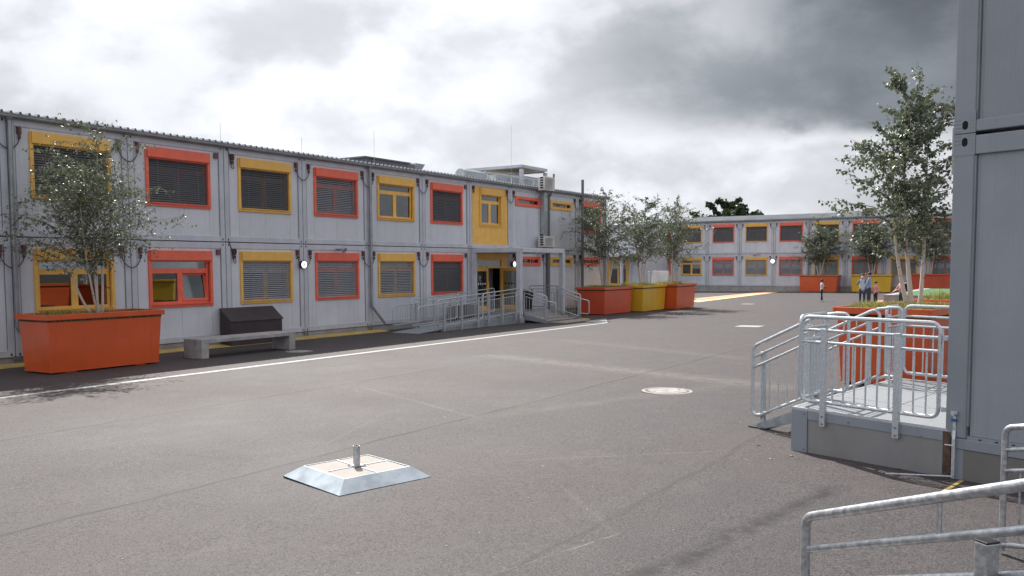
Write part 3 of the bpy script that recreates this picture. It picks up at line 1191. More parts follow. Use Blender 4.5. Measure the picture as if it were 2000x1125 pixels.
# ------------------------------------------------------------------ railings
def railing(parent, A, B, posts=(.15, .85), h=1.0, bot=.09, n=None, side=1, name='railing', mids=(.14, .27), r=.021, post_down=.16, round_r=.10, flat_end=None):
    """tubular railing with floor points A, B (world) - parent has identity rotation"""
    A, B = Vector(A), Vector(B)
    d = B - A
    L = math.hypot(d.x, d.y)
    up = Vector((0, 0, 1))
    off = Vector((-d.y, d.x, 0)).normalized() * side
    I = Matrix.Translation(-parent.matrix_world.translation if parent.matrix_world.translation.length else -Vector(parent.location))
    q = MB()
    q.tube(rounded([A + up * bot, A + up * h, B + up * h, B + up * bot], round_r, True, 5), r, 8, True)
    fr = ob(name, q.mesh('rail_frame', 'galvanised', True), parent, I)
    for m in mids:
        q = MB()
        q.tube([A + up * (h - m) + d * (.001), B + up * (h - m)], r * .72, 8)
        ob('mid_rail', q.mesh('mid_rail', 'galvanised', True), fr)
    nb = n or max(3, int(L / .125))
    top, bt = h - mids[-1], bot
    q = MB()
    q.tube([(0, 0, bt), (0, 0, top)], .0095, 6)
    bm_ = q.mesh('baluster', 'galvanised')
    for i in range(1, nb):
        p = A + d * (i / nb)
        ob('baluster', bm_, fr, Matrix.Translation(p))
    q = MB()
    q.tube([(0, 0, h - mids[0]), (0, 0, h)], .008, 6)
    sm_ = q.mesh('strut', 'galvanised')
    ob('strut', sm_, fr, Matrix.Translation(A + d * .33))
    ang = math.atan2(d.y, d.x)
    q = MB()
    q.box((-.032, -.02, -post_down), (.032, .02, h - mids[0] + .02))
    q.box((-.032, -.02, h - mids[0] + .0201), (.032, .02, h - mids[0] + .024))
    q.cyl((0, -.032, -post_down + .03), .012, .064, 8, (0, 1, 0), 1)
    q.cyl((0, -.032, -post_down + .11), .012, .064, 8, (0, 1, 0), 1)
    pm = q.mesh('post', ['galvanised', 'frame_dark'])
    for s in posts:
        p = A + d * s + off * .05
        bevel(ob('post', pm, fr, Matrix.Translation(p) @ Matrix.Rotation(ang, 4, 'Z')), .004, 1)
    return fr


# canopy over the entrance
cn = thing('entrance_canopy', 'open grey steel portal canopy over the ramp and steps of the left entrance', 'canopy', (28.55, 18.2, -.25))
TI = Matrix.Translation(-cn.location)
cx0, cx1, cy0 = 28.60, 32.15, 18.12
for x in (cx0, cx1 - .19):
    q = MB()
    q.box((x, cy0, -.02), (x + .19, cy0 + .19, 2.52))
    bevel(ob('post', q.mesh('post', 'frame_grey'), cn, TI), .01, 1)
q = MB()
q.box((cx0, YL - .2, .1), (cx0 + .15, YL - .02, 2.52))
ob('post', q.mesh('post', 'frame_grey'), cn, TI)
for a, b in (((cx0 + .001, cy0, 2.522), (cx1, cy0 + .19, 2.70)), ((cx0, cy0 + .192, 2.524), (cx0 + .17, YL - .02, 2.70)), ((cx1 - .17, cy0 + .192, 2.524), (cx1, YL - .02, 2.70)), ((cx0 + .17, YL - .2, 2.53), (cx1 - .17, YL - .02, 2.69))):
    q = MB()
    q.box(a, b)
    bevel(ob('beam', q.mesh('beam', 'frame_grey'), cn, TI), .01, 1)
q = MB()
q.box((cx0 + .17, cy0 + .19, 2.60), (cx1 - .17, YL - .2, 2.66))
ob('roof_panel', q.mesh('roof_panel', 'panel'), cn, TI)
q = MB()
for x in (cx0 + .095, cx1 - .095):
    for z in (2.62, .06):
        q.box((x - .022, cy0 - .004, z - .03), (x + .022, cy0 + .01, z + .03))
ob('casting_holes', q.mesh('casting_holes', 'hole'), cn, TI)
q = MB()
q.box((cx0 - .05, cy0 - .05, -.27), (cx0 + .25, cy0 + .25, -.021))
bevel(ob('footing', q.mesh('footing', 'concrete'), cn, TI), .015, 1)
q = MB()
q.box((cx1 - .24, cy0 - .05, -.27), (cx1 + .05, cy0 + .25, -.021))
bevel(ob('footing', q.mesh('footing', 'concrete'), cn, TI), .015, 1)

# ramp, landing and steps
rp = thing('access_ramp', 'galvanised wheelchair ramp rising along the left building to the entrance', 'ramp', (22.3, 18.6, -.24))
TI = Matrix.Translation(-rp.location)
za, zb, LD = -.225, .12, .12
q = MB()
ya, yb = 18.15, 19.25
x0, x1 = 22.3, 28.55
q.add([(x0, ya, za), (x1, ya, zb), (x1, yb, zb), (x0, yb, za), (x0, ya, za - .02), (x1, ya, zb - .09), (x1, yb, zb - .09), (x0, yb, za - .02)],
      [(0, 1, 2, 3), (0, 1, 5, 4), (3, 2, 6, 7), (1, 2, 6, 5), (0, 3, 7, 4)])
ob('ramp_deck', q.mesh('ramp_deck', 'galvanised_grate'), rp, TI)
q = MB()
for i in range(6):
    xx = 23.4 + i * .95
    zz = za + (zb - za) * (xx - x0) / (x1 - x0)
    q.box((xx, ya + .05, gz(xx, ya) - .02), (xx + .06, ya + .11, zz - .06))
    q.box((xx, yb - .11, gz(xx, yb) - .02), (xx + .06, yb - .05, zz - .06))
q.add([(23.6, ya + .03, gz(23.6, ya)), (28.55, ya + .03, gz(28.5, ya)), (28.55, ya + .03, zb - .09), (23.6, ya + .03, za + .04)], [(0, 1, 2, 3)])
ob('ramp_support', q.mesh('ramp_support', 'galvanised_grate'), rp, TI)


def rz_(x):
    return za + (zb - za) * (x - x0) / (x1 - x0)


for y, sd_ in ((18.12, 1), (19.28, -1)):
    for (a, b) in ((23.35, 26.0), (26.05, 28.5)):
        railing(rp, (a, y, rz_(a)), (b, y, rz_(b)), (.12, .5, .88) if a > 22.5 else (.8,), side=-sd_, post_down=.2)
    a, b = 22.35, 23.9
    q = MB()
    ps = [(b, y + .03 * sd_, rz_(b) + .86), (a, y + .03 * sd_, rz_(a) + .86), (a, y + .03 * sd_, rz_(a) + .22), (b, y + .03 * sd_, rz_(b) + .22)]
    q.tube(rounded(ps, .1, False, 5), .02, 8)
    hr = ob('handrail', q.mesh('handrail', 'galvanised', True), rp, TI)
    for i in range(1, 12):
        xx = a + (b - a) * i / 12
        q = MB()
        q.tube([(xx, y + .03 * sd_, rz_(xx) + .22), (xx, y + .03 * sd_, rz_(xx) + .86)], .007, 6)
        ob('baluster', q.mesh('baluster', 'galvanised'), hr)

st = thing('entrance_steps', 'galvanised entrance landing with steps and railings under the canopy', 'steps', (30, 18, -.24))
TI = Matrix.Translation(-st.location)
q = MB()
q.box((28.56, 18.35, .02), (32.6, YL - .02, LD))
ob('landing_deck', q.mesh('landing_deck', 'galvanised_grate'), st, TI)
q = MB()
q.box((28.62, 18.37, gz(30, 18.4) - .02), (32.55, 18.40, .019))
q.box((32.52, 18.40, gz(30, 18.4) - .04), (32.55, YL - .02, .019))
ob('landing_skirt', q.mesh('landing_skirt', 'frame_grey'), st, TI)
for i in range(3):
    zt_ = LD - (i + 1) * .09
    yf = 18.35 - (i + 1) * .36
    q = MB()
    q.box((28.95, yf, zt_ - .035), (31.6, yf + .37, zt_))
    q.box((28.95, yf + .365, zt_), (31.6, yf + .375, zt_ + .054))
    ob('step', q.mesh('step', 'cream_slab'), st, TI)
for x in (28.90, 31.62):
    q = MB()
    q.prism([(x, 18.35, LD), (x, 18.35, -.1), (x, 17.1, gz(x, 17) - .01), (x, 17.0, gz(x, 17) + .08)], (.03, 0, 0))
    ob('stringer', q.mesh('stringer', 'galvanised_grate'), st, TI)
    railing(st, (x + .015, 18.3, LD), (x + .015, 17.1, -.2), (.1, .9), side=1)
    q = MB()
    q.tube(rounded([(x + .1, 17.4, -.17 + .85), (x + .1, 16.75, -.2 + .75), (x + .1, 16.75, -.2 + .2), (x + .1, 17.1, -.18 + .2)], .08, False, 5), .02, 8)
    ob('handrail', q.mesh('handrail', 'galvanised', True), st, TI)
railing(st, (31.70, 18.38, LD), (32.55, 18.38, LD), (.2, .8), side=-1)
railing(st, (32.58, 18.42, LD), (32.58, YL - .3, LD), (.1, .9), side=1)
railing(st, (29.2, YL - .25, LD), (28.9 + 3.6, YL - .25, LD), (.1, .9), side=1) if False else None
q = MB()
q.box((30.9, 16.72, gz(31, 16.8)), (31.75, 16.98, gz(31, 16.8) + .05))
ob('kick_edge', q.mesh('kick_edge', 'yellow_strip'), st, TI)
q = MB()
q.box((29.2, 16.45, gz(30, 16.6) - .01), (31.3, 17.25, gz(30, 16.6) + .025))
ob('foot_slab', q.mesh('foot_slab', 'cream_slab'), st, TI)
# things on the landing
t = thing('waste_bin', 'dark waste bin standing on the entrance landing behind the steps', 'bin', (32.0, 19.9, LD))
q = MB()
q.tube([(0, 0, 0), (0, 0, .72)], [.20, .25], 14)
ob('bin_body', q.mesh('bin_body', 'black', True), t)
q = MB()
q.tube([(0, 0, .721), (0, 0, .78), (0, 0, .80)], [.27, .26, .12], 14)
ob('bin_lid', q.mesh('bin_lid', 'black', True), t)
t = thing('pallet_box', 'low dark crate half hidden behind the ramp railing', 'crate', (27.3, 19.95, gz(27, 20)))
q = MB()
q.box((-.55, -.3, .12), (.55, .3, .75))
ob('crate_body', q.mesh('crate_body', 'dark_box'), t)
for i in (-.5, 0, .42):
    q = MB()
    q.box((i, -.3, 0), (i + .1, .3, .119))
    ob('runner', q.mesh('runner', 'beige'), t)

# ------------------------------------------------------------------ bench and dark box
def bench():
    x0, x1, y0, y1 = 13.50, 16.50, 17.68, 18.38
    z = gz(15, 18)
    t = thing('concrete_bench', 'low grey concrete bench standing in front of the dark box', 'bench', (15, 18, z))
    TI = Matrix.Translation(-t.location)
    q = MB()
    q.box((x0 + .202, y0, z + .37), (x1 - .202, y1, z + .47))
    bevel(ob('seat', q.mesh('seat', 'concrete'), t, TI), .01, 2)
    for x in (x0, x1 - .2):
        q = MB()
        q.box((x, y0, z - .02), (x + .2, y1, z + .47))
        bevel(ob('leg', q.mesh('leg', 'concrete'), t, TI), .01, 2)


bench()
z = gz(17, 19.5)
t = thing('storage_box', 'black brown storage box with sloping lid against the left building', 'box', (17, 19.8, z))
TI = Matrix.Translation(-t.location)
x0, x1, ya, yb = 16.24, 18.13, 19.98, 20.44
zf, zk = .43, .82
q = MB()
q.add([(x0, ya, z), (x1, ya, z), (x1, yb, z), (x0, yb, z), (x0, ya, zf), (x1, ya, zf), (x1, yb, zk - .05), (x0, yb, zk - .05)],
      [(0, 1, 5, 4), (1, 2, 6, 5), (2, 3, 7, 6), (3, 0, 4, 7), (4, 5, 6, 7)])
ob('body', q.mesh('body', 'dark_box'), t, TI)
q = MB()
q.prism([(x0 - .03, ya - .04, zf + .0), (x0 - .03, ya - .04, zf + .035), (x0 - .03, yb - .03, zk + .0), (x0 - .03, yb, zk), (x0 - .03, yb, zk - .04)], (x1 - x0 + .06, 0, 0))
bevel(ob('lid', q.mesh('lid', 'dark_box'), t, TI), .008, 1)


# ------------------------------------------------------------------ umbrella base in the foreground
def parasol_base():
    A = Vector((5.99, 6.52, 0)); Bq = Vector((5.59, 5.52, 0)); Cq = Vector((6.61, 5.26, 0))
    e1 = (Cq - Bq).normalized()
    e2 = Vector((-e1.y, e1.x, 0))
    Bq = Vector((5.62, 5.50, 0))
    L, D = 1.04, 1.04
    ce = Bq + e1 * L / 2 + e2 * D / 2
    z = gz(ce.x, ce.y)
    t = thing('parasol_base', 'square galvanised parasol base with four cream slabs and short tube on open asphalt', 'parasol base', (ce.x, ce.y, z), math.atan2(e1.y, e1.x))
    h, a, b = .115, L / 2, L / 2 - .145
    q = MB()
    q.add([(-a, -a, .012), (a, -a, .012), (a, a, .012), (-a, a, .012), (-b, -b, h), (b, -b, h), (b, b, h), (-b, b, h),
           (-b + .012, -b + .012, h), (b - .012, -b + .012, h), (b - .012, b - .012, h), (-b + .012, b - .012, h)],
          [(0, 1, 5, 4), (1, 2, 6, 5), (2, 3, 7, 6), (3, 0, 4, 7), (4, 5, 9, 8), (5, 6, 10, 9), (6, 7, 11, 10), (7, 4, 8, 11)])
    q.box((-b + .012, -.008, h - .03), (b - .012, .008, h + .001))
    q.box((-.008, -b + .012, h - .03), (.008, b - .012, h + .0005))
    ob('tray', q.mesh('tray', 'galv_tray'), t)
    q = MB()
    q.box((-a, -a, -.002), (a, a, .011))
    ob('rubber_mat', q.mesh('rubber_mat', 'rubber'), t)
    for sx in (-1, 1):
        for sy in (-1, 1):
            q = MB()
            c = (b - .012) / 2 + .004
            k = (b - .012) / 2 - .010
            q.box((sx * c - k, sy * c - k, h - .035), (sx * c + k, sy * c + k, h - .004))
            bevel(ob('slab', q.mesh('slab', 'cream_slab'), t), .003, 1)
    q = MB()
    q.tube([(0, 0, h + .01), (0, 0, h + .20), (0, 0, h + .20), (0, 0, h + .05)], [.034, .034, .029, .029], 20, cap=False)
    ob('tube', q.mesh('tube', 'galvanised', True), t)
    q = MB()
    pts = []
    for i in range(16):
        an = 2 * math.pi * i / 16 + math.pi / 4
        rr = .095 if i % 4 == 0 else .05
        pts.append((rr * math.cos(an), rr * math.sin(an), h + .002))
    q.prism(pts, (0, 0, .009))
    for i in range(4):
        an = math.pi / 2 * i + math.pi / 4
        q.cyl((.078 * math.cos(an), .078 * math.sin(an), h + .01), .010, .012, 6)
    ob('flange', q.mesh('flange', 'galvanised'), t)


mat('galv_tray', (.36, .41, .46), .5, .25, var=.10, vscale=5)
parasol_base()


# ------------------------------------------------------------------ planters
def planter(name_label, x, y, yaw, col, L=2.7, D=1.25, H=1.24, grass=2600, gl=None, cat='planter', group=None, tall=.16, taper=.06, feet=True):
    z = gz(x, y)
    t = thing('planter', name_label, cat, (x, y, z), yaw, group)
    a, b = L / 2, D / 2
    A, B = a + taper, b + taper
    q = MB()
    z0, z1 = .05, H - .11
    q.add([(-a, -b, z0), (a, -b, z0), (a, b, z0), (-a, b, z0), (-A, -B, z1), (A, -B, z1), (A, B, z1), (-A, B, z1)],
          [(0, 1, 5, 4), (1, 2, 6, 5), (2, 3, 7, 6), (3, 0, 4, 7), (0, 3, 2, 1)])
    bevel(ob('tub', q.mesh('tub', col), t), .01, 1)
    q = MB()
    q.box((-a - .012, -b - .012, z0 - .012), (a + .012, b + .012, z0 + .008))
    ob('base_flange', q.mesh('base_flange', col), t)
    q = MB()
    o, i = .055, -.03
    for (u0, v0, u1, v1) in ((-A - o, -B - o, A + o, -B - i * 0), (-A - o, B, A + o, B + o), (-A - o, -B, -A, B), (A, -B, A + o, B)):
        q.box((u0, v0, H - .115), (u1, v1, H))
    bevel(ob('rim', q.mesh('rim', col), t), .008, 1)
    if feet:
        for sx in (-1, 1):
            q = MB()
            q.box((sx * (a - .45) - .12, -b + .03, -.03), (sx * (a - .45) + .12, b - .03, .038))
            ob('foot', q.mesh('foot', col), t)
    q = MB()
    q.box((-A, -B, H - .16), (A, B, H - .07))
    ob('soil', q.mesh('soil', 'soil'), t)
    r = random.Random(hash(name_label) % 1000 if False else len(name_label) * 7)
    gm = bpy.data.meshes.new('grass')
    vs, fs = [], []
    for k in range(grass):
        x, y = r.uniform(-A + .03, A - .03), r.uniform(-B + .03, B - .03)
        hh = tall * r.uniform(.3, 1.0) * (1 + .7 * math.sin(x * 4.1 + 1) * math.sin(x * 1.7))
        an = r.uniform(0, 6.28)
        wd = r.uniform(.003, .007)
        lx, ly = math.cos(an), math.sin(an)
        bend = r.uniform(.1, .9) * hh
        ax, ay = -ly * wd, lx * wd
        o = len(vs)
        zb_ = H - .08
        vs += [(x - ax, y - ay, zb_), (x + ax, y + ay, zb_), (x + lx * bend * .35 + ax, y + ly * bend * .35 + ay, zb_ + hh * .6), (x + lx * bend * .35 - ax, y + ly * bend * .35 - ay, zb_ + hh * .6), (x + lx * bend, y + ly * bend, zb_ + hh)]
        fs += [(o, o + 1, o + 2, o + 3), (o + 3, o + 2, o + 4)]
    gm.from_pydata(vs, [], fs)
    gm.materials.append(MATS['grass'])
    go = ob('grass', gm, t, kind='stuff')
    return t, z + H - .08


# ------------------------------------------------------------------ birch trees
def birch(label, x, y, zb, top, width, nstem, nleaf, seed, lsize=.05, crown0=.34, lean=None, stemr=.03, leaf='leaf', cat='tree', group=None, name='birch_tree', skew=(0, 0), spread=.5, stems=None):
    r = random.Random(seed)
    t = thing(name, label, cat, (x, y, zb), 0, group)
    H = top - zb
    tw = MB()
    P_, Nn, Sz = [], [], []      # leaf anchors
    anchors = []
    for si in range(nstem):
        an = 2 * math.pi * si / nstem + r.uniform(-.5, .5)
        sp_ = spread * r.uniform(.4, 1.0) * width / 2 if si else .08 * width
        ex, ey = math.cos(an) * sp_ + skew[0], math.sin(an) * sp_ * .8 + skew[1]
        b0 = (math.cos(an) * .06, math.sin(an) * .06)
        if stems:
            b0x, exx = stems[si]
            b0 = (b0x[0], b0x[1])
            ex, ey = exx
        hh = H * (1.0 if si == 0 else r.uniform(.66, .92))
        pts = []
        n = 14
        wx, wy = r.uniform(-.5, .5), r.uniform(-.5, .5)
        for i in range(n + 1):
            u = i / n
            bend = u ** .75
            pts.append(Vector((b0[0] + ex * bend + .05 * math.sin(u * 5 + wx * 6) * H / 5, b0[1] + ey * bend + .05 * math.sin(u * 4.3 + wy * 6) * H / 5, -.05 + hh * u)))
        rr = [stemr * (1 - .93 * (i / n)) * (1 if si else 1.1) for i in range(n + 1)]
        q = MB()
        q.tube(pts, rr, 7)
        ob('trunk', q.mesh('trunk', 'bark', True), t)
        # side branches
        nb = int(26 * hh / H) + 6
        for bi in range(nb):
            u = crown0 + (1 - crown0) * (bi + r.random()) / nb * .97
            p = pts[min(n - 1, int(u * n))].lerp(pts[min(n, int(u * n) + 1)], u * n - int(u * n))
            az = r.uniform(0, 6.283)
            prof = math.sin(min(1., (1 - (u - crown0) / (1 - crown0)) * .95 + .10) * math.pi * .62) ** .9
            ln = width * .50 * prof * r.uniform(.45, 1.08) + .10
            el_ = R_(r.uniform(22, 58))
            d = Vector((math.cos(az) * math.cos(el_), math.sin(az) * math.cos(el_), math.sin(el_)))
            bp = [p]
            cur = p.copy()
            m = 5
            for k in range(m):
                d = (d + Vector((r.uniform(-.22, .22), r.uniform(-.22, .22), r.uniform(-.30, .10)))).normalized()
                cur = cur + d * ln / m
                bp.append(cur.copy())
            tw.tube(bp, [max(.002, .0075 * (1 - k / (m + .5)) * (stemr / .03)) for k in range(m + 1)], 4, cap=False)
            for k in range(1, m + 1):
                for _ in range(3):
                    f = r.random()
                    a = bp[k - 1].lerp(bp[k], f)
                    td = (d + Vector((r.uniform(-.9, .9), r.uniform(-.9, .9), r.uniform(-.75, .35)))).normalized()
                    tl = ln * r.uniform(.12, .34) + .05
                    e = a + td * tl
                    tw.tube([a, e], [.0022, .0012], 3, cap=False)
                    anchors.append((a, e, 1.0))
                anchors.append((bp[k - 1], bp[k], .8))
    tb = ob('branches', tw.mesh('branches', 'twig'), t, kind='stuff')
    # leaves: folded kites with a pointed tip
    na = len(anchors)
    vs, fs = [], []
    for i in range(nleaf):
        a, e, _ = anchors[int(r.random() * na)]
        f = r.random() ** .8
        p = a.lerp(e, f) + Vector((r.gauss(0, .02), r.gauss(0, .02), r.gauss(0, .02)))
        s = lsize * r.uniform(.55, 1.15)
        ax = Vector((r.gauss(0, 1), r.gauss(0, 1), r.gauss(-.9, .7))).normalized()
        bx = ax.cross(Vector((r.gauss(0, 1), r.gauss(0, 1), r.gauss(0, 1)))).normalized()
        nn = ax.cross(bx)
        o = len(vs)
        vs += [tuple(p), tuple(p + ax * s * .38 + bx * s * .40 + nn * s * .10), tuple(p + ax * s), tuple(p + ax * s * .38 - bx * s * .40 + nn * s * .10)]
        fs += [(o, o + 1, o + 2), (o, o + 2, o + 3)]
    me = bpy.data.meshes.new('crown')
    me.from_pydata(vs, [], fs)
    me.materials.append(MATS[leaf])
    ob('crown', me, t, kind='stuff')
    return t


t1, zs = planter('big orange planter at far left in front of a yellow framed window', 11.11, 18.28, R_(.6), 'planter_orange', 2.55, 1.0, 1.25, grass=3000, tall=.11)
birch('multi-stemmed birch in the big orange planter at far left', 11.25, 18.30, zs, 4.85, 3.8, 5, 9500, 3, .068, .33, stemr=.030, skew=(-.25, 0), spread=.6)
p2, zs = planter('red orange planter beside the entrance steps, nearest of three in a row', 36.55, 18.45, R_(0), 'planter_red', 2.75, 1.3, 1.26, group='planters in a row beyond the steps')
birch('birch in the red orange planter next to the entrance steps', 36.75, 18.55, zs, 5.35, 3.9, 4, 7500, 11, .08, .33, stemr=.04, skew=(-.1, 0), group='birches in the row of three planters')
p3, zs = planter('mustard yellow planter in the middle of the row beyond the steps', 39.85, 18.1, R_(1), 'planter_yellow', 2.75, 1.3, 1.28, tall=.2, group='planters in a row beyond the steps')
birch('birch in the mustard yellow planter of the row', 39.9, 18.15, zs, 5.4, 3.9, 4, 7500, 12, .08, .33, stemr=.04, group='birches in the row of three planters')
p4, zs = planter('orange planter at the far end of the row of three beyond the steps', 42.75, 17.6, R_(2), 'planter_orange', 2.65, 1.3, 1.29, tall=.2, group='planters in a row beyond the steps')
birch('birch in the orange planter at the far end of the row', 42.9, 17.65, zs, 5.35, 3.8, 4, 7000, 13, .08, .33, stemr=.04, group='birches in the row of three planters')
# three against the far building
FX = 76.0
for i, (yc, col, lab, tl) in enumerate(((17.88, 'planter_orange', 'orange planter against the far building, left of the people', 'small birch in the orange planter left of the people'),
                                        (13.75, 'planter_yellow', 'yellow planter against the far building, behind the standing people', 'small birch in the yellow planter behind the people'),
                                        (9.45, 'planter_red', 'dark orange planter against the far building, right of the yellow one', 'small birch in the planter behind the green turf'))):
    _, zs = planter(lab, 75.1, yc, R_(90), col, 2.9, 1.3, 1.42, grass=300, group='planters along the far building')
    birch(tl, 74.9, yc, zs, 5.15 + .1 * i, 4.3, 3, 6500, 21 + i, .14, .30, stemr=.05, group='small birches along the far building')

# right hand planter behind the platform, and the tall birch in it
def frame_yaw(a, b):
    return math.atan2(b[1] - a[1], b[0] - a[0])


e_l = Vector((.984, -.18, 0))
nl, nr = Vector((15.56, 3.42, 0)), Vector((15.27, 1.92, 0))
ctr = (nl + nr) / 2 + e_l * 1.4
pr, zs = planter('large orange planter right behind the platform railings', ctr.x, ctr.y, math.atan2(e_l.y, e_l.x), 'planter_orange', 2.65, 1.40, 1.32, grass=10000, tall=.125)
birch('tall birch with three pale stems rising behind the platform, beside the near building', 17.08, 2.38, zs, 5.40, 2.6, 3, 9500, 31, .078, .27, stemr=.042, skew=(.1, .1), spread=.35,
      stems=[((-.02, .07), (.03, .22)), ((.05, .0), (.24, -.16)), ((-.03, .11), (-.02, .42))])
_, zs = planter('orange planter almost wholly hidden behind the near building', 20.9, 1.85, R_(-8), 'planter_orange', 2.9, 1.4, 1.32, grass=3000, tall=.2)
# two planters on the camera's side of the yard; the ground floor windows mirror them
_, zs = planter('yellow planter on the near side of the yard, mirrored in a red framed window', 31.4, -4.6, R_(40), 'planter_yellow', grass=300)
_, zs2 = planter('orange planter on the near side of the yard, mirrored in a yellow framed window', 23.9, 1.2, R_(60), 'planter_orange', grass=300)
birch('birch on the near side of the yard, mirrored in the windows', 24.0, 1.2, zs2, 4.8, 2.8, 4, 3000, 41, .08)

# background oak
birch('big dark oak rising behind the roof of the far building', 118, 41.0, -.4, 10.7, 10.4, 5, 34000, 51, .62, .34, stemr=.28, leaf='leaf_dark', name='oak_tree', spread=.8)

# ------------------------------------------------------------------ far building
FZB, FZJ, FZT = .10, 2.95, 5.80
fb = thing('modular_building', 'grey two-storey modular building with sloping metal roof closing the far end', 'building', (FX, 20, gz(FX, 20)))
fbT = Matrix.Translation(-fb.location)


def FT(k):
    # s runs towards -y, n towards -x ; bay k starts at y = 28.08 - 3k
    return fbT @ Matrix(((0, -1, 0, FX), (-1, 0, 0, 28.08 - 3 * k), (0, 0, 1, 0), (0, 0, 0, 1)))


for k in range(-5, 10):
    T = FT(k)
    col = 'red' if k % 2 == 0 else 'yellow'
    for fl, (zb, zt) in enumerate(((FZB, FZJ), (FZJ, FZT))):
        module(fb, T, W, zb, zt)
        z0, z1 = zb + .165, zt - .185
        wz = (3.99, 5.62) if fl else (1.04, 2.69)
        style = 'blind' if fl else 'blind_open'
        if k == -1 and fl == 0:
            style = 'open'
        window_parts(fb, lerpT(T, .50, -.035, wz[0]), col, style, 2.0, wz[1] - wz[0], seed=k * 2 + fl + 200)
        wall_pieces(fb, T, W, z0, z1, (.53, 2.47, wz[0] + .05, wz[1] - .05))
        connector(fb, T, .27, z1, cable=False)
        connector(fb, T, 2.73, z1, cable=.27)
    q = MB()
    q.box((.01, -.12, gz(FX, 28 - 3 * k) - .05), (W - .01, -.03, FZB - .006))
    ob('skirting', q.mesh('skirting', 'skirting'), fb, T)
q = MB()
y0, y1 = 28.08 - 30, 28.08 + 15
q.box((FX + 5.9, y0, -.4), (FX + 6.0, y1, 5.8))
q.box((FX + .17, y0, 2.85), (FX + 5.9, y1, 3.05))
q.box((FX + .17, y0, 5.74), (FX + 5.9, y1, 5.80))
q.box((FX + .17, y0, -.4), (FX + 5.9, y1, .22))
q.box((FX + .02, y0 - .05, -.4), (FX + 6, y0, 5.8))
q.box((FX + .02, y1, -.4), (FX + 6, y1 + .05, 5.8))
ob('interior_shell', q.mesh('interior_shell', 'interior_dark'), fb, fbT)
q = rib_roof(y0 - .1, 31.2, 0, 6.5, 5.93, 6.66, .207, .04)
q.v = [(FX - .2 + b, a, c) for a, b, c in q.v]
ob('roof_sheet', q.mesh('roof_sheet', ['roof_metal', 'rib_dark']), fb, fbT)
q = MB()
q.box((FX - .1, y0, 5.80), (FX + 6.1, y1, 5.90))
ob('roof_slab', q.mesh('roof_slab', 'frame_dark'), fb, fbT)
q = MB()
q.tube([(FX - .12, y0, 5.86), (FX - .12, y1, 5.86)], .06, 8)
ob('gutter', q.mesh('gutter', 'gutter', True), fb, fbT)
for k in (3, 8):
    q = MB()
    q.tube([(FX - .1, 28.08 - 3 * k, 5.8), (FX - .1, 28.08 - 3 * k, 0)], .055, 8)
    ob('downpipe', q.mesh('downpipe', 'gutter', True), fb, fbT)
q = MB()
q.box((79.4, 14.5, 6.2), (80.6, 15.5, 6.72))
q.box((79.6, 14.7, 6.72), (80.4, 15.3, 6.8))
ob('roof_vent', q.mesh('roof_vent', 'connector'), fb, fbT)
for i in range(24):
    pass


def WF(y, n, z):
    return Matrix(((0, -1, 0, FX - n), (1, 0, 0, y), (0, 0, 1, z), (0, 0, 0, 1))) @ Matrix.Diagonal((1, 1, 1, 1))


round_sign(WF(22.07, .2, 2.30), 'glowing round sign on the far building between a yellow and a red window', .20)
round_sign(WF(34.1, .2, 2.28), 'glowing round sign on the far building behind the birches', .20)
floodlight(WF(23.6, .3, 2.88), 'small floodlight above a yellow ground floor window of the far building')
floodlight(WF(8.6, .3, 2.88), 'small floodlight on the far building beside the near building corner')

# stair block with yellow door between the two wings
sb = thing('stair_block', 'narrow grey stair block with yellow double door between the two long buildings', 'building', (70, 34, gz(70, 34)))
TI = Matrix.Translation(-sb.location)
q = MB()
q.box((70.0, 35.15, -.4), (76.0, 39, 5.6))
q.box((70.0, 31.9, -.4), (75.9, 32.9, 5.6))
q.box((70.02, 32.9, 2.9), (75.9, 35.15, 5.6))
ob('wall', q.mesh('wall', 'panel'), sb, TI)
q = MB()
q.box((69.9, 31.9, 2.75), (70.0, 35.4, 2.95))
q.box((69.88, 32.75, -.3), (70.0, 32.95, 2.75))
q.box((69.88, 35.1, -.3), (70.0, 35.3, 2.75))
ob('frame', q.mesh('frame', 'frame_grey'), sb, TI)
q = MB()
for (ya, yb, zA_, zB_) in ((32.95, 33.3, .1, 2.75), (34.8, 35.1, .1, 2.75), (33.3, 34.8, 2.45, 2.75), (33.3, 34.8, 2.0, 2.15), (33.3, 34.8, .1, .4), (33.97, 34.13, .4, 2.0)):
    q.box((70.0, ya, zA_), (70.08, yb, zB_))
dd = ob('double_door', q.mesh('double_door', 'yellow'), sb, TI)
q = MB()
q.box((70.05, 33.3, .4), (70.06, 33.97, 2.0))
q.box((70.05, 34.13, .4), (70.06, 34.8, 2.0))
q.box((70.05, 33.3, 2.15), (70.06, 34.8, 2.45))
ob('pane', q.mesh('pane', 'glass'), dd)
q = MB()
q.box((66.5, 31.9, 2.72), (69.85, 35.4, 2.92))
q.box((66.5, 32.0, -.3), (66.7, 32.2, 2.719))
q.box((66.5, 35.1, -.3), (66.7, 35.3, 2.719))
ob('porch', q.mesh('porch', 'frame_grey'), sb, TI)
# leaning grey board and small railing behind the yellow planter
t = thing('leaning_board', 'pale grey board leaning behind the yellow planter in front of the far building', 'board', (53, 22.9, gz(53, 23)))
q = MB()
q.prism([(0, -.62, 0), (0, .62, 0), (.25, .52, 1.95), (.25, -.62, 1.95)], (.06, 0, 0))
bevel(ob('board', q.mesh('board', 'ac_white'), t), .01, 1)
q = MB()
q.tube([(.1, .62, 1.9), (.9, 1.1, 1.9)], .02, 6)
for i in range(8):
    q.tube([(.1 + i * .1, .62 + i * .06, .8), (.1 + i * .1, .62 + i * .06, 1.9)], .012, 5)
ob('bars', q.mesh('bars', 'galvanised'), t)

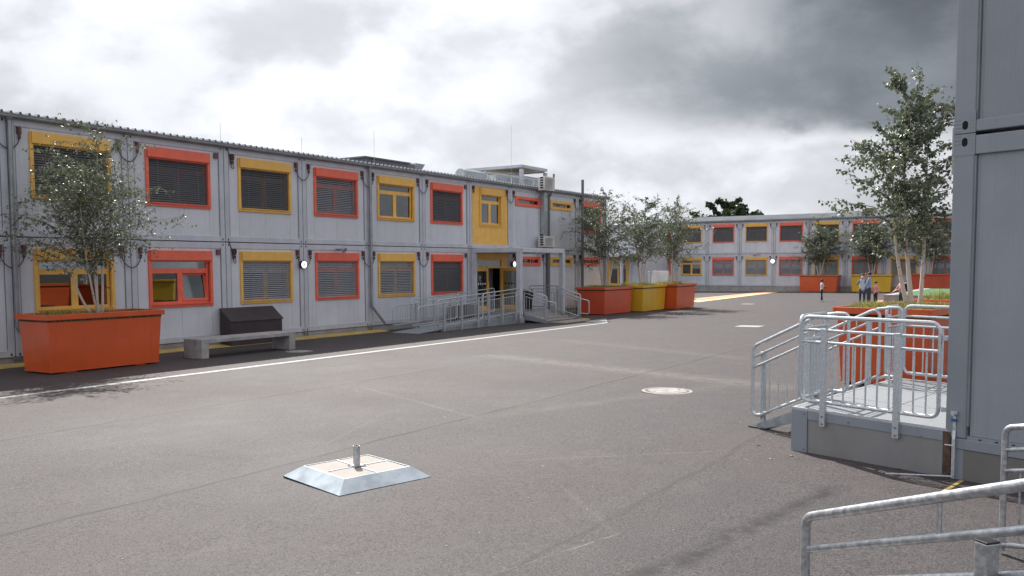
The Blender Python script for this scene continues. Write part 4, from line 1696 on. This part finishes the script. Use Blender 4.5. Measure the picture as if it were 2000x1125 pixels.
# raised turf platform
t = thing('turf_platform', 'low raised platform covered with green turf and edged in white by the far planters', 'platform', (50, 5, gz(50, 5)))
TI = Matrix.Translation(-t.location)
x0, x1, y0, y1 = 44.9, 58.0, -3.0, 7.7
zp, zz_ = .50, gz(50, 5)
q = MB()
q.box((x0, y0, zz_ - .1), (x1, y1, zp))
ob('plinth', q.mesh('plinth', 'pale_pink'), t, TI)
q = MB()
q.box((x0 - .02, y0, zp), (x0 + .16, y1 + .02, zp + .03))
q.box((x0 + .16, y1 - .42, zp), (x1, y1 + .02, zp + .03))
ob('edge_coping', q.mesh('edge_coping', 'white_paint'), t, TI)
q = MB()
q.box((x0 + .16, y0, zp), (x1, y1 - .42, zp + .02))
ob('turf', q.mesh('turf', 'turf'), t, TI)

# ------------------------------------------------------------------ right building
PR = Vector((9.0596, .9837, 0))
tR = Vector((-.33230565, -.94317175, 0))
nR = Vector((-.94317175, .33230565, 0))
rb = thing('modular_building', 'near slate grey module building with ribbed walls cut by the right edge', 'building', (PR.x, PR.y, gz(PR.x, PR.y)))
# local frame u (s) -> -X_local ... matrix columns: s, n, z
RM = Matrix(((tR.x, nR.x, 0, PR.x), (tR.y, nR.y, 0, PR.y), (0, 0, 1, 0), (0, 0, 0, 1)))
RT_ = Matrix.Translation(-rb.location) @ RM
RL = 6.06
for fl, (zb, zt) in enumerate(((.372, 3.189), (3.192, 6.0))):
    for s0 in (0, RL - .19):
        q = MB()
        q.box((s0 + .002, -.19, zb + .21 * 0 + .002), (s0 + .19, 0, zt - .002))
        bevel(ob('corner_post', q.mesh('corner_post', 'near_frame'), rb, RT_), .010, 2)
        q = MB()
        x = s0 + .19 if s0 < 1 else s0 - .02
        q.box((x, -.05, zb + .12), (x + .018, -.012, zt - .2))
        ob('post_seal', q.mesh('post_seal', 'frame_dark'), rb, RT_)
    for lo, hi in ((zb + (.006 if fl == 0 else .012), zb + (.118 if fl else .03)), (zt - .192, zt - (.020 if fl == 0 else .01))):
        if fl == 0 and lo < 1:
            continue
        q = MB()
        q.box((.192, -.19, lo), (RL - .192, -.003, hi))
        bevel(ob('frame_rail', q.mesh('frame_rail', 'near_frame'), rb, RT_), .008, 2)
    n = 6
    wd = (RL - .42) / n
    for i in range(n):
        q = MB()
        q.box((.21 + i * wd + .0015, -.085, zb + .03), (.21 + (i + 1) * wd - .0015, -.040, zt - .15))
        ob('wall_panel', q.mesh('wall_panel', 'rib_panel'), rb, RT_)
q = MB()
q.box((.10, -.09, .270), (RL, -.001, .370))
bevel(ob('floor_rail', q.mesh('floor_rail', 'near_frame'), rb, RT_), .005, 1)
q = MB()
q.box((.19, -.088, .371), (RL, -.02, .40))
ob('sill_flashing', q.mesh('sill_flashing', 'near_frame'), rb, RT_)
q = MB()
for i in range(40):
    q.box((.30 + i * .145, -.02, .377), (.325 + i * .145, -.015, .386))
ob('sill_slots', q.mesh('sill_slots', 'hole'), rb, RT_)
q = MB()
q.box((.10, -.07, -.08), (RL, -.012, .266))
ob('skirting', q.mesh('skirting', 'alu_dark'), rb, RT_)
# corner castings with oval holes and embossed bars
for zc, up in ((3.189, -1), (3.192, 1)):
    q = MB()
    a, b = sorted((zc, zc + up * .20))
    q.box((.004, .0, a + .004), (.198, .0035, b - .001))
    c = ob('corner_casting', q.mesh('corner_casting', 'near_frame'), rb, RT_)
    q = MB()
    zh = zc + up * .075
    pts = []
    for i in range(20):
        an = 2 * math.pi * i / 20
        pts.append((.105 + .026 * math.cos(an), .0038, zh + .028 * math.sin(an) + (.012 if math.sin(an) > 0 else -.012)))
    q.prism(pts, (0, .0006, 0))
    ob('casting_hole', q.mesh('casting_hole', 'hole'), c)
    q = MB()
    for j in range(3 if up < 0 else 4):
        zz = zc + up * (.02 + j * .035)
        for i in range(5):
            q.box((.012 + i * .012, .0034, zz - .003), (.020 + i * .012, .007, zz + .003))
    for j in range(5):
        zz = zc + up * (.02 + j * .032)
        for xx in (.145, .175):
            q.cyl((xx, .003, zz), .005, .004, 6, (0, 1, 0))
    ob('embossing', q.mesh('embossing', 'near_frame'), c)
q = MB()
q.box((-.004, -2.9, .372), (.001, -.19, 6.0))
q.box((.0, -3.0, .372), (RL, -2.9, 6.0))
q.box((RL - .01, -2.9, .372), (RL, -.19, 6.0))
q.box((0, -3, 5.95), (RL, -.0, 6.05))
q.box((.0, -2.9, 3.15), (RL, -.19, 3.23))
ob('back_walls', q.mesh('back_walls', 'near_frame'), rb, RT_)
q = MB()
q.box((-.02, -.10, 2.83), (-.003, -.02, 3.26))
ob('edge_bracket', q.mesh('edge_bracket', 'white_paint'), rb, RT_)
q = MB()
q.tube([(.62, -.01, 3.34), (.62, .0, 3.34)], .012, 8)
ob('drain_plug', q.mesh('drain_plug', 'near_frame'), rb, RT_)

# earthing strap with blue tag on the corner post
t = thing('earth_strap', 'flat grey metal earthing strap with a blue tag bolted to the near building corner', 'strap', (PR.x, PR.y, 0))
TI = Matrix.Translation(-t.location) @ RM
q = MB()
q.box((.075, .006, .44), (.105, .010, .60))
q.prism([(.075, .008, .44), (.105, .008, .44), (.112, .03, .36), (.082, .03, .36)], (0, .004, 0))
q.box((.082, .028, -.01), (.112, .034, .36))
ob('strap', q.mesh('strap', 'galvanised'), t, TI)
q = MB()
q.box((.066, .010, .525), (.114, .022, .553))
ob('tag', q.mesh('tag', 'blue_tag'), t, TI)
q = MB()
q.box((.06, .004, .595), (.12, .03, .625))
q.cyl((.09, .0, .60), .018, .05, 8, (0, 1, 0))
ob('clamp', q.mesh('clamp', 'galvanised'), t, TI)
q = MB()
q.tube([(.10, .05, .012), (-.35, .42, .012)], .008, 6)
q.tube([(.02, .04, .30), (.10, .03, .30)], .008, 6)
ob('rod', q.mesh('rod', 'galvanised'), t, TI)

# ------------------------------------------------------------------ right platform
PA = Vector((9.617, 2.567, 0))
e1, e2 = tR.copy(), Vector((.986, -.170, 0))
DZ = .44


def PP(a, b, z):
    p = PA + e1 * a + e2 * b
    return Vector((p.x, p.y, z))


pf = thing('entrance_platform', 'galvanised grating platform with railings and steps beside the near building corner', 'platform', (PA.x, PA.y, gz(PA.x, PA.y)))
TI = Matrix.Translation(-pf.location)


def pbox(name, a0, a1, b0, b1, z0, z1, m, parent=None, bv=0.):
    q = MB()
    v = [PP(a, b, z) for z in (z0, z1) for (a, b) in ((a0, b0), (a1, b0), (a1, b1), (a0, b1))]
    q.add(v, [(0, 3, 2, 1), (4, 5, 6, 7), (0, 1, 5, 4), (1, 2, 6, 5), (2, 3, 7, 6), (3, 0, 4, 7)])
    o = ob(name, q.mesh(name, m), parent or pf, TI if parent is None else None)
    if bv:
        bevel(o, bv, 1)
    return o


mat('alu_brushed', (.27, .27, .275), .5, .4, var=.03, vscale=2, dirt=.05, streak=0.15)
mat('grating', (.30, .31, .33), .6, .2, var=.06, vscale=5)


def mk_grating():
    m = MATS['grating']
    n = NT(m.node_tree)
    b = m.node_tree.nodes['Principled BSDF']
    t = n.n('ShaderNodeTexCoord')
    mp = n.n('ShaderNodeMapping')
    mp.inputs['Rotation'].default_value = (0, 0, math.atan2(e2.y, e2.x))
    n.put(mp.inputs[0], t.outputs['Object'])
    s = n.n('ShaderNodeSeparateXYZ')
    n.put(s.inputs[0], mp.outputs[0])
    a = n.m('SINE', n.m('MULTIPLY', s.outputs[0], 2 * math.pi / .03))
    c = n.m('SINE', n.m('MULTIPLY', s.outputs[1], 2 * math.pi / .03))
    k = n.ss(n.m('MULTIPLY', a, c), .1, .5)
    n.put(b.inputs['Base Color'], n.mix(n.m('MULTIPLY', k, .8), (.30, .315, .335, 1), (.06, .064, .07, 1)))


mk_grating()
nb, na = 3, 2
AL, BL = 1.66, 3.2
for i in range(nb):
    for j in range(na):
        pbox('grating', .04 + j * (AL - .02) / na, .04 + (j + 1) * (AL - .02) / na - .012, .06 + i * (BL - .06) / nb, .06 + (i + 1) * (BL - .06) / nb - .012, DZ - .035, DZ, 'grating')
pbox('edge_angle', 0, AL + .04, 0, .055, DZ - .02, DZ + .004, 'galvanised')
pbox('edge_angle', 0, .036, .056, BL + .02, DZ - .02, DZ + .004, 'galvanised')
pbox('edge_angle', 0, AL + .04, BL + .001, BL + .05, DZ - .02, DZ + .004, 'galvanised')
pbox('front_beam', .20, AL, .0, .06, DZ - .115, DZ - .021, 'near_frame', bv=.003)
pbox('front_panel', .20, AL, .012, .03, gz(9, 2) - .02, DZ - .116, 'alu_brushed')
pbox('corner_panel', 0, .198, -.004, .03, gz(9, 2) - .02, DZ - .021, 'near_frame', bv=.003)
pbox('side_panel', -.002, .03, .031, .80, gz(9, 2) - .02, DZ - .021, 'near_frame', bv=.003)
pbox('side_panel', -.002, .03, 2.6, BL, gz(9, 2) - .02, DZ - .021, 'near_frame')
pbox('back_panel', 0, AL, BL, BL + .03, gz(9, 2) - .02, DZ - .021, 'near_frame')
pbox('rusty_seal', AL + .002, AL + .075, .0, .05, gz(9, 1) - .02, DZ - .022, 'rust')
pbox('end_plate', AL + .08, AL + .19, .012, .05, gz(9, 1) - .02, DZ - .07, 'near_frame')
q = MB()
for (a, z) in ((.16, .39), (.16, .0), (.40, .37), (.68, .36), (1.2, .35), (1.45, .34)):
    p = PP(a, -.006, z)
    q.cyl(p, .008, .012, 8, tuple(-e2))
ob('screws', q.mesh('screws', 'frame_dark'), pf, TI)
# steps
SB0, SB1, RUN = .86, 2.55, .92
gzs = gz(10.3, 3)
for b in (SB0, SB1):
    q = MB()
    q.prism([PP(0, b, DZ - .03), PP(0, b, DZ - .24), PP(-RUN + .1, b, gzs + .0), PP(-RUN - .05, b, gzs), PP(-RUN, b, gzs + .05)], tuple(e2 * .03))
    ob('stringer', q.mesh('stringer', 'galvanised_grate'), pf, TI)
for i in range(2):
    z = DZ - (i + 1) * (DZ - gzs) / 3
    a = -(i + 1) * .30
    pbox('step', a, a + .29, SB0 + .035, SB1 - .005, z - .035, z, 'grating')
pbox('foot_mat', -RUN - .12, -RUN + .15, SB0 - .05, SB1 + .05, gzs, gzs + .012, 'rubber')
# railings
railing(pf, PP(.10, .035, DZ), PP(AL - .06, .035, DZ), (.20, .74), n=12, side=-1, post_down=.16)
railing(pf, PP(.05, .10, DZ), PP(.05, .80, DZ), (.5,), n=6, side=1, post_down=.12)
for b, sd_ in ((SB0 - .01, -1), (SB1 + .04, 1)):
    fr = railing(pf, PP(-.0, b, DZ), PP(-RUN - .08, b, gzs + .02), (.12, .88), n=8, side=sd_, post_down=.05 if b < 1 else .02)
    q = MB()
    q.tube(rounded([PP(-.05, b, DZ + .97), PP(.16, b, DZ + 1.0), PP(.30, b, DZ + 1.0), PP(.30, b, DZ + .1), PP(.1, b, DZ + .1), PP(-.02, b, DZ + .06)], .09, False, 5), .019, 8)
    ob('handrail_end', q.mesh('handrail_end', 'galvanised', True), fr)
railing(pf, PP(.05, 2.70, DZ), PP(.05, BL - .02, DZ), (.5,), n=6, side=1)
railing(pf, PP(.12, BL + .0, DZ), PP(AL + .3, BL + .0, DZ), (.45,), n=14, side=-1)
q = MB()
q.box((-.04, -.02, -.02), (.04, .02, .02))
for z in (.62, 1.30):
    ob('rail_clamp', q.mesh('rail_clamp', 'galvanised'), pf, TI @ Matrix.Translation(PP(AL - .01, .04, z)))

# ------------------------------------------------------------------ railings in the foreground
def galv_near():
    m = mat('galvanised_near', (.46, .48, .50), .38, .8, var=.13, vscale=30, bump=.12, bscale=80)
    return m


galv_near()
t = thing('stair_railing', 'galvanised sloping stair railing closest to the camera at lower right', 'railing', (3.6, .4, .2))
TI = Matrix.Translation(-t.location)
A = Vector((4.085, 1.015, .825))
Bq = Vector((2.75, -.575, 1.60))
dn = Vector((0, 0, -1))
rr = .0215
q = MB()
q.tube(rounded([A + dn * .72, A, Bq, Bq + dn * .9], .075, False, 8), rr, 16)
ob('top_rail', q.mesh('top_rail', 'galvanised_near', True), t, TI)
for k, off in enumerate((.155, .31)):
    q = MB()
    q.tube([A + dn * off + (Bq - A) * .008, Bq + dn * off], rr * .80, 14)
    ob('mid_rail', q.mesh('mid_rail', 'galvanised_near', True), t, TI)
q = MB()
q.tube([A + dn * .72, Bq + dn * .72], rr, 12)
ob('bottom_rail', q.mesh('bottom_rail', 'galvanised_near', True), t, TI)
for f in (.40, .95):
    q = MB()
    p = A.lerp(Bq, f * .97)
    q.tube([p + dn * .005, p + dn * .155], .010, 8)
    ob('strut', q.mesh('strut', 'galvanised_near', True), t, TI)
for i in range(1, 14):
    q = MB()
    p = A.lerp(Bq, i / 14)
    q.tube([p + dn * .31, p + dn * .72], .0075, 8)
    ob('baluster', q.mesh('baluster', 'galvanised_near', True), t, TI)
pq = A.lerp(Bq, .52)
side = Vector((-(Bq - A).y, (Bq - A).x, 0)).normalized()
if side.dot(-pq) < 0:
    side = -side
pc = pq + side * .055
ang = math.atan2((Bq - A).y, (Bq - A).x)
q = MB()
q.box((-.028, -.028, -.95), (.028, .028, 0))
o = ob('post', q.mesh('post', 'galvanised_near'), t, TI @ Matrix.Translation((pc.x, pc.y, 1.045)) @ Matrix.Rotation(ang, 4, 'Z'))
bevel(o, .005, 2)
q = MB()
q.box((-.0295, -.0295, 0), (.0295, .0295, .007))
c = ob('cap', q.mesh('cap', 'black'), t, TI @ Matrix.Translation((pc.x, pc.y, 1.045)) @ Matrix.Rotation(ang, 4, 'Z'))
bevel(c, .003, 2)

t = thing('stair_railing', 'second galvanised railing behind the nearest one, by the right edge', 'railing', (6.8, .2, 0))
TI = Matrix.Translation(-t.location)
A = Vector((6.81, .365, .875))
Bq = Vector((5.9, -.95, 1.22))
q = MB()
q.tube(rounded([A + dn * .86, A, Bq, Bq + dn * .9], .075, False, 8), .0215, 14)
ob('top_rail', q.mesh('top_rail', 'galvanised_near', True), t, TI)
for off in (.155, .30):
    q = MB()
    q.tube([A + dn * off, Bq + dn * off], .016, 12)
    ob('mid_rail', q.mesh('mid_rail', 'galvanised_near', True), t, TI)
q = MB()
q.tube([A + dn * .82, Bq + dn * .82], .02, 12)
ob('bottom_rail', q.mesh('bottom_rail', 'galvanised_near', True), t, TI)
for i in range(1, 13):
    q = MB()
    p = A.lerp(Bq, i / 13)
    q.tube([p + dn * .30, p + dn * .82], .0075, 8)
    ob('baluster', q.mesh('baluster', 'galvanised_near', True), t, TI)


# ------------------------------------------------------------------ people
def person(label, x, y, heading, H, cols, arms, legs, group=None, hair=True, extra=None):
    """cols: torso, sleeve, leg, shoe, skin ; arms: list of two (shoulder->elbow->wrist) offsets in body frame, x = forward, y = left"""
    z = gz(x, y)
    t = thing('person', label, 'person', (x, y, z), heading, group)
    s = H / 1.75
    V, E, Rr, Mt = [], [], [], []

    def v(p, r):
        V.append(Vector(p) * s)
        Rr.append(r * s)
        return len(V) - 1

    def e(a, b, m):
        E.append((a, b))
        Mt.append(m)
    pel = v((0, 0, .93), .135)
    belly = v((0.01, 0, 1.06), .135)
    ch = v((0, 0, 1.25), .145)
    up = v((0, 0, 1.39), .12)
    nk = v((.01, 0, 1.48), .05)
    hd0 = v((.025, 0, 1.56), .075)
    hd1 = v((.03, 0, 1.66), .092)
    hd2 = v((.02, 0, 1.715), .065)
    T_, SL, LG, SH, SK = 0, 1, 2, 3, 4
    e(pel, belly, T_); e(belly, ch, T_); e(ch, up, T_); e(up, nk, SK); e(nk, hd0, SK); e(hd0, hd1, SK); e(hd1, hd2, SK)
    nose = v((.125, 0, 1.625), .016)
    e(hd1, nose, SK)
    for sgn in (1, -1):
        ear = v((.01, sgn * .092, 1.63), .016)
        e(hd1, ear, SK)
    for i, sgn in enumerate((1, -1)):
        elb, wri = arms[i]
        sh = v((0, sgn * .17, 1.40), .062)
        el_ = v(elb, .046)
        wr = v(wri, .030)
        e(up, sh, T_); e(sh, el_, SL); e(el_, wr, SK if cols[5] else SL)
        d = (Vector(wri) - Vector(elb)).normalized()
        palm = v(tuple(Vector(wri) + d * .07), .030)
        e(wr, palm, SK)
        side_ = d.cross(Vector((0, 0, 1)))
        side_ = side_.normalized() if side_.length > .1 else Vector((1, 0, 0))
        for j in range(4):
            o = side_ * (.024 * (j - 1.5))
            ln = (.062, .074, .070, .054)[j]
            f1 = v(tuple(Vector(wri) + d * .10 + o), .010)
            f2 = v(tuple(Vector(wri) + d * (.10 + ln) + o * 1.15 + Vector((0, 0, -.01))), .008)
            e(palm, f1, SK); e(f1, f2, SK)
        th = v(tuple(Vector(wri) + d * .065 + side_ * .055), .011)
        e(palm, th, SK)
        kn, an = legs[i]
        hp = v((0, sgn * .095, .88), .092)
        k_ = v(kn, .062)
        a_ = v(an, .042)
        hl = v((an[0] - .03, an[1], .04), .038)
        to = v((an[0] + .15, an[1] + sgn * .02, .030), .032)
        e(pel, hp, LG); e(hp, k_, LG); e(k_, a_, LG); e(a_, hl, SH); e(hl, to, SH)
    me = bpy.data.meshes.new('body_skel')
    me.from_pydata([tuple(p) for p in V], E, [])
    o = bpy.data.objects.new('tmp_skel', me)
    COL.objects.link(o)
    sk = o.modifiers.new('skin', 'SKIN')
    sk.use_smooth_shade = True
    for i, d in enumerate(me.skin_vertices[0].data):
        d.radius = (Rr[i], Rr[i] * (.82 if i in (1, 2, 3) else 1))
        d.use_root = (i == 0)
    ss_ = o.modifiers.new('sub', 'SUBSURF')
    ss_.levels = 1
    ss_.render_levels = 1
    dg = bpy.context.evaluated_depsgraph_get()
    m2 = bpy.data.meshes.new_from_object(o.evaluated_get(dg))
    bpy.data.objects.remove(o)
    for c in cols[:5]:
        m2.materials.append(MATS[c])
    idx = []
    for p in m2.polygons:
        c = p.center
        best, bm_ = 1e9, 0
        for (a, b), m in zip(E, Mt):
            A_, B_ = V[a], V[b]
            ab = B_ - A_
            f = max(0, min(1, (c - A_).dot(ab) / max(ab.length_squared, 1e-9)))
            dd_ = (c - (A_ + ab * f)).length - .6 * (Rr[a] * (1 - f) + Rr[b] * f)
            if dd_ < best:
                best, bm_ = dd_, m
        if c.z < .90 * s and bm_ == 0:
            bm_ = 2
        idx.append(bm_)
    while len(m2.materials) > 5:
        m2.materials.pop(index=0)
    m2.polygons.foreach_set('material_index', idx)
    m2.polygons.foreach_set('use_smooth', [True] * len(m2.polygons))
    ob('body', m2, t)
    # hair cap
    q = MB()
    cz, R0 = 1.665 * s, .108 * s
    rows, cs = 6, 14
    vs, fs = [], []
    for i in range(rows + 1):
        ph = (math.pi * .60) * i / rows
        for j in range(cs):
            a = 2 * math.pi * j / cs
            front = max(0, math.cos(a))
            p2_ = ph * (1 - .38 * front)
            vs.append((.012 * s + R0 * math.sin(p2_) * math.cos(a), R0 * .92 * math.sin(p2_) * math.sin(a), cz + R0 * 1.05 * math.cos(p2_)))
    for i in range(rows):
        for j in range(cs):
            k = (j + 1) % cs
            fs.append((i * cs + j, i * cs + k, (i + 1) * cs + k, (i + 1) * cs + j))
    q.add(vs, fs)
    ob('hair', q.mesh('hair', 'hair', True), t)
    for (dx_, dy_, dz_, sx, sy, sz, m) in ((.118, .034, 1.655, .012, .016, .010, 'black'), (.118, -.034, 1.655, .012, .016, .010, 'black')):
        q = MB()
        q.box(((dx_ - sx) * s, (dy_ - sy) * s, (dz_ - sz) * s), ((dx_ + .002) * s, (dy_ + sy) * s, (dz_ + sz) * s))
        ob('eye', q.mesh('eye', m), t)
    return t, s


up_l = ((.03, .24, 1.14), (.06, .25, .90))
up_r = ((.03, -.24, 1.14), (.06, -.25, .90))
leg0 = (((.02, .10, .50), (0, .10, .09)), ((.02, -.10, .50), (0, -.10, .09)))
# the yard direction to the right in the picture is about -57 degrees
HR = math.atan2(RT.y, RT.x)
person('child in pale top and black leggings standing alone in the far yard', 53.45, 12.62, HR, 1.33, ('shirt_pale', 'shirt_pale', 'black', 'shoe', 'skin_dark', True),
       (((.14, .20, 1.16), (.38, .08, 1.12)), ((.10, -.20, 1.14), (.30, -.06, 1.05))), (((.05, .08, .50), (.10, .07, .09)), ((-.02, -.08, .50), (-.06, -.08, .09))))
person('man in blue shirt and dark trousers holding a dark object, far yard', 46.35, 8.62, HR + math.pi * .80, 1.74, ('shirt_blue', 'shirt_blue', 'trousers', 'black', 'skin', False),
       (((.10, .27, 1.14), (.20, .20, .92)), ((.04, -.28, 1.15), (.02, -.30, .92))), leg0)
wm, s = person('woman in pale top with white face mask raising a hand beside the man', 47.06, 9.10, HR + math.pi * 1.35, 1.66, ('shirt_pale', 'cardigan', 'jeans', 'black', 'skin', False),
               (((.16, .26, 1.18), (.16, .12, 1.52)), ((.10, -.28, 1.16), (.16, -.16, 1.42))), leg0)
q = MB()
q.tube([(.07 * s, 0, 1.60 * s), (.135 * s, 0, 1.60 * s), (.150 * s, 0, 1.60 * s)], [.075 * s, .055 * s, .01 * s], 10)
ob('face_mask', q.mesh('face_mask', 'mask_white', True), wm)
person('dark haired person mostly hidden behind the man in the blue shirt', 47.95, 9.07, HR + math.pi * 1.2, 1.68, ('cardigan', 'cardigan', 'jeans', 'black', 'skin', False), (up_l, up_r), leg0)
person('child in pink top and black trousers partly behind the man', 47.6, 8.56, HR + .3, 1.28, ('shirt_pink', 'shirt_pink', 'black', 'black', 'skin', True), (((-.05, .26, 1.15), (.05, .30, .95)), up_r), leg0)
person('person with dark backpack leaning forward behind the birch stems', 43.6, 6.72, HR + math.pi, 1.50, ('shirt_pink', 'shirt_pink', 'trousers', 'black', 'skin', True),
       (((.22, .20, 1.12), (.45, .10, 1.00)), ((.20, -.20, 1.10), (.42, -.08, .96))), leg0)
t = thing('backpack', 'dark backpack on the back of the person behind the birch stems', 'backpack', (43.6 + RT.x * .20, 6.72 + RT.y * .20, gz(43, 7) + .85), HR)
q = MB()
q.box((-.07, -.15, 0), (.09, .15, .42))
bevel(ob('bag', q.mesh('bag', 'black'), t), .05, 3)
q = MB()
q.box((.09, -.11, .04), (.13, .11, .22))
bevel(ob('pocket', q.mesh('pocket', 'trousers'), t), .02, 2)
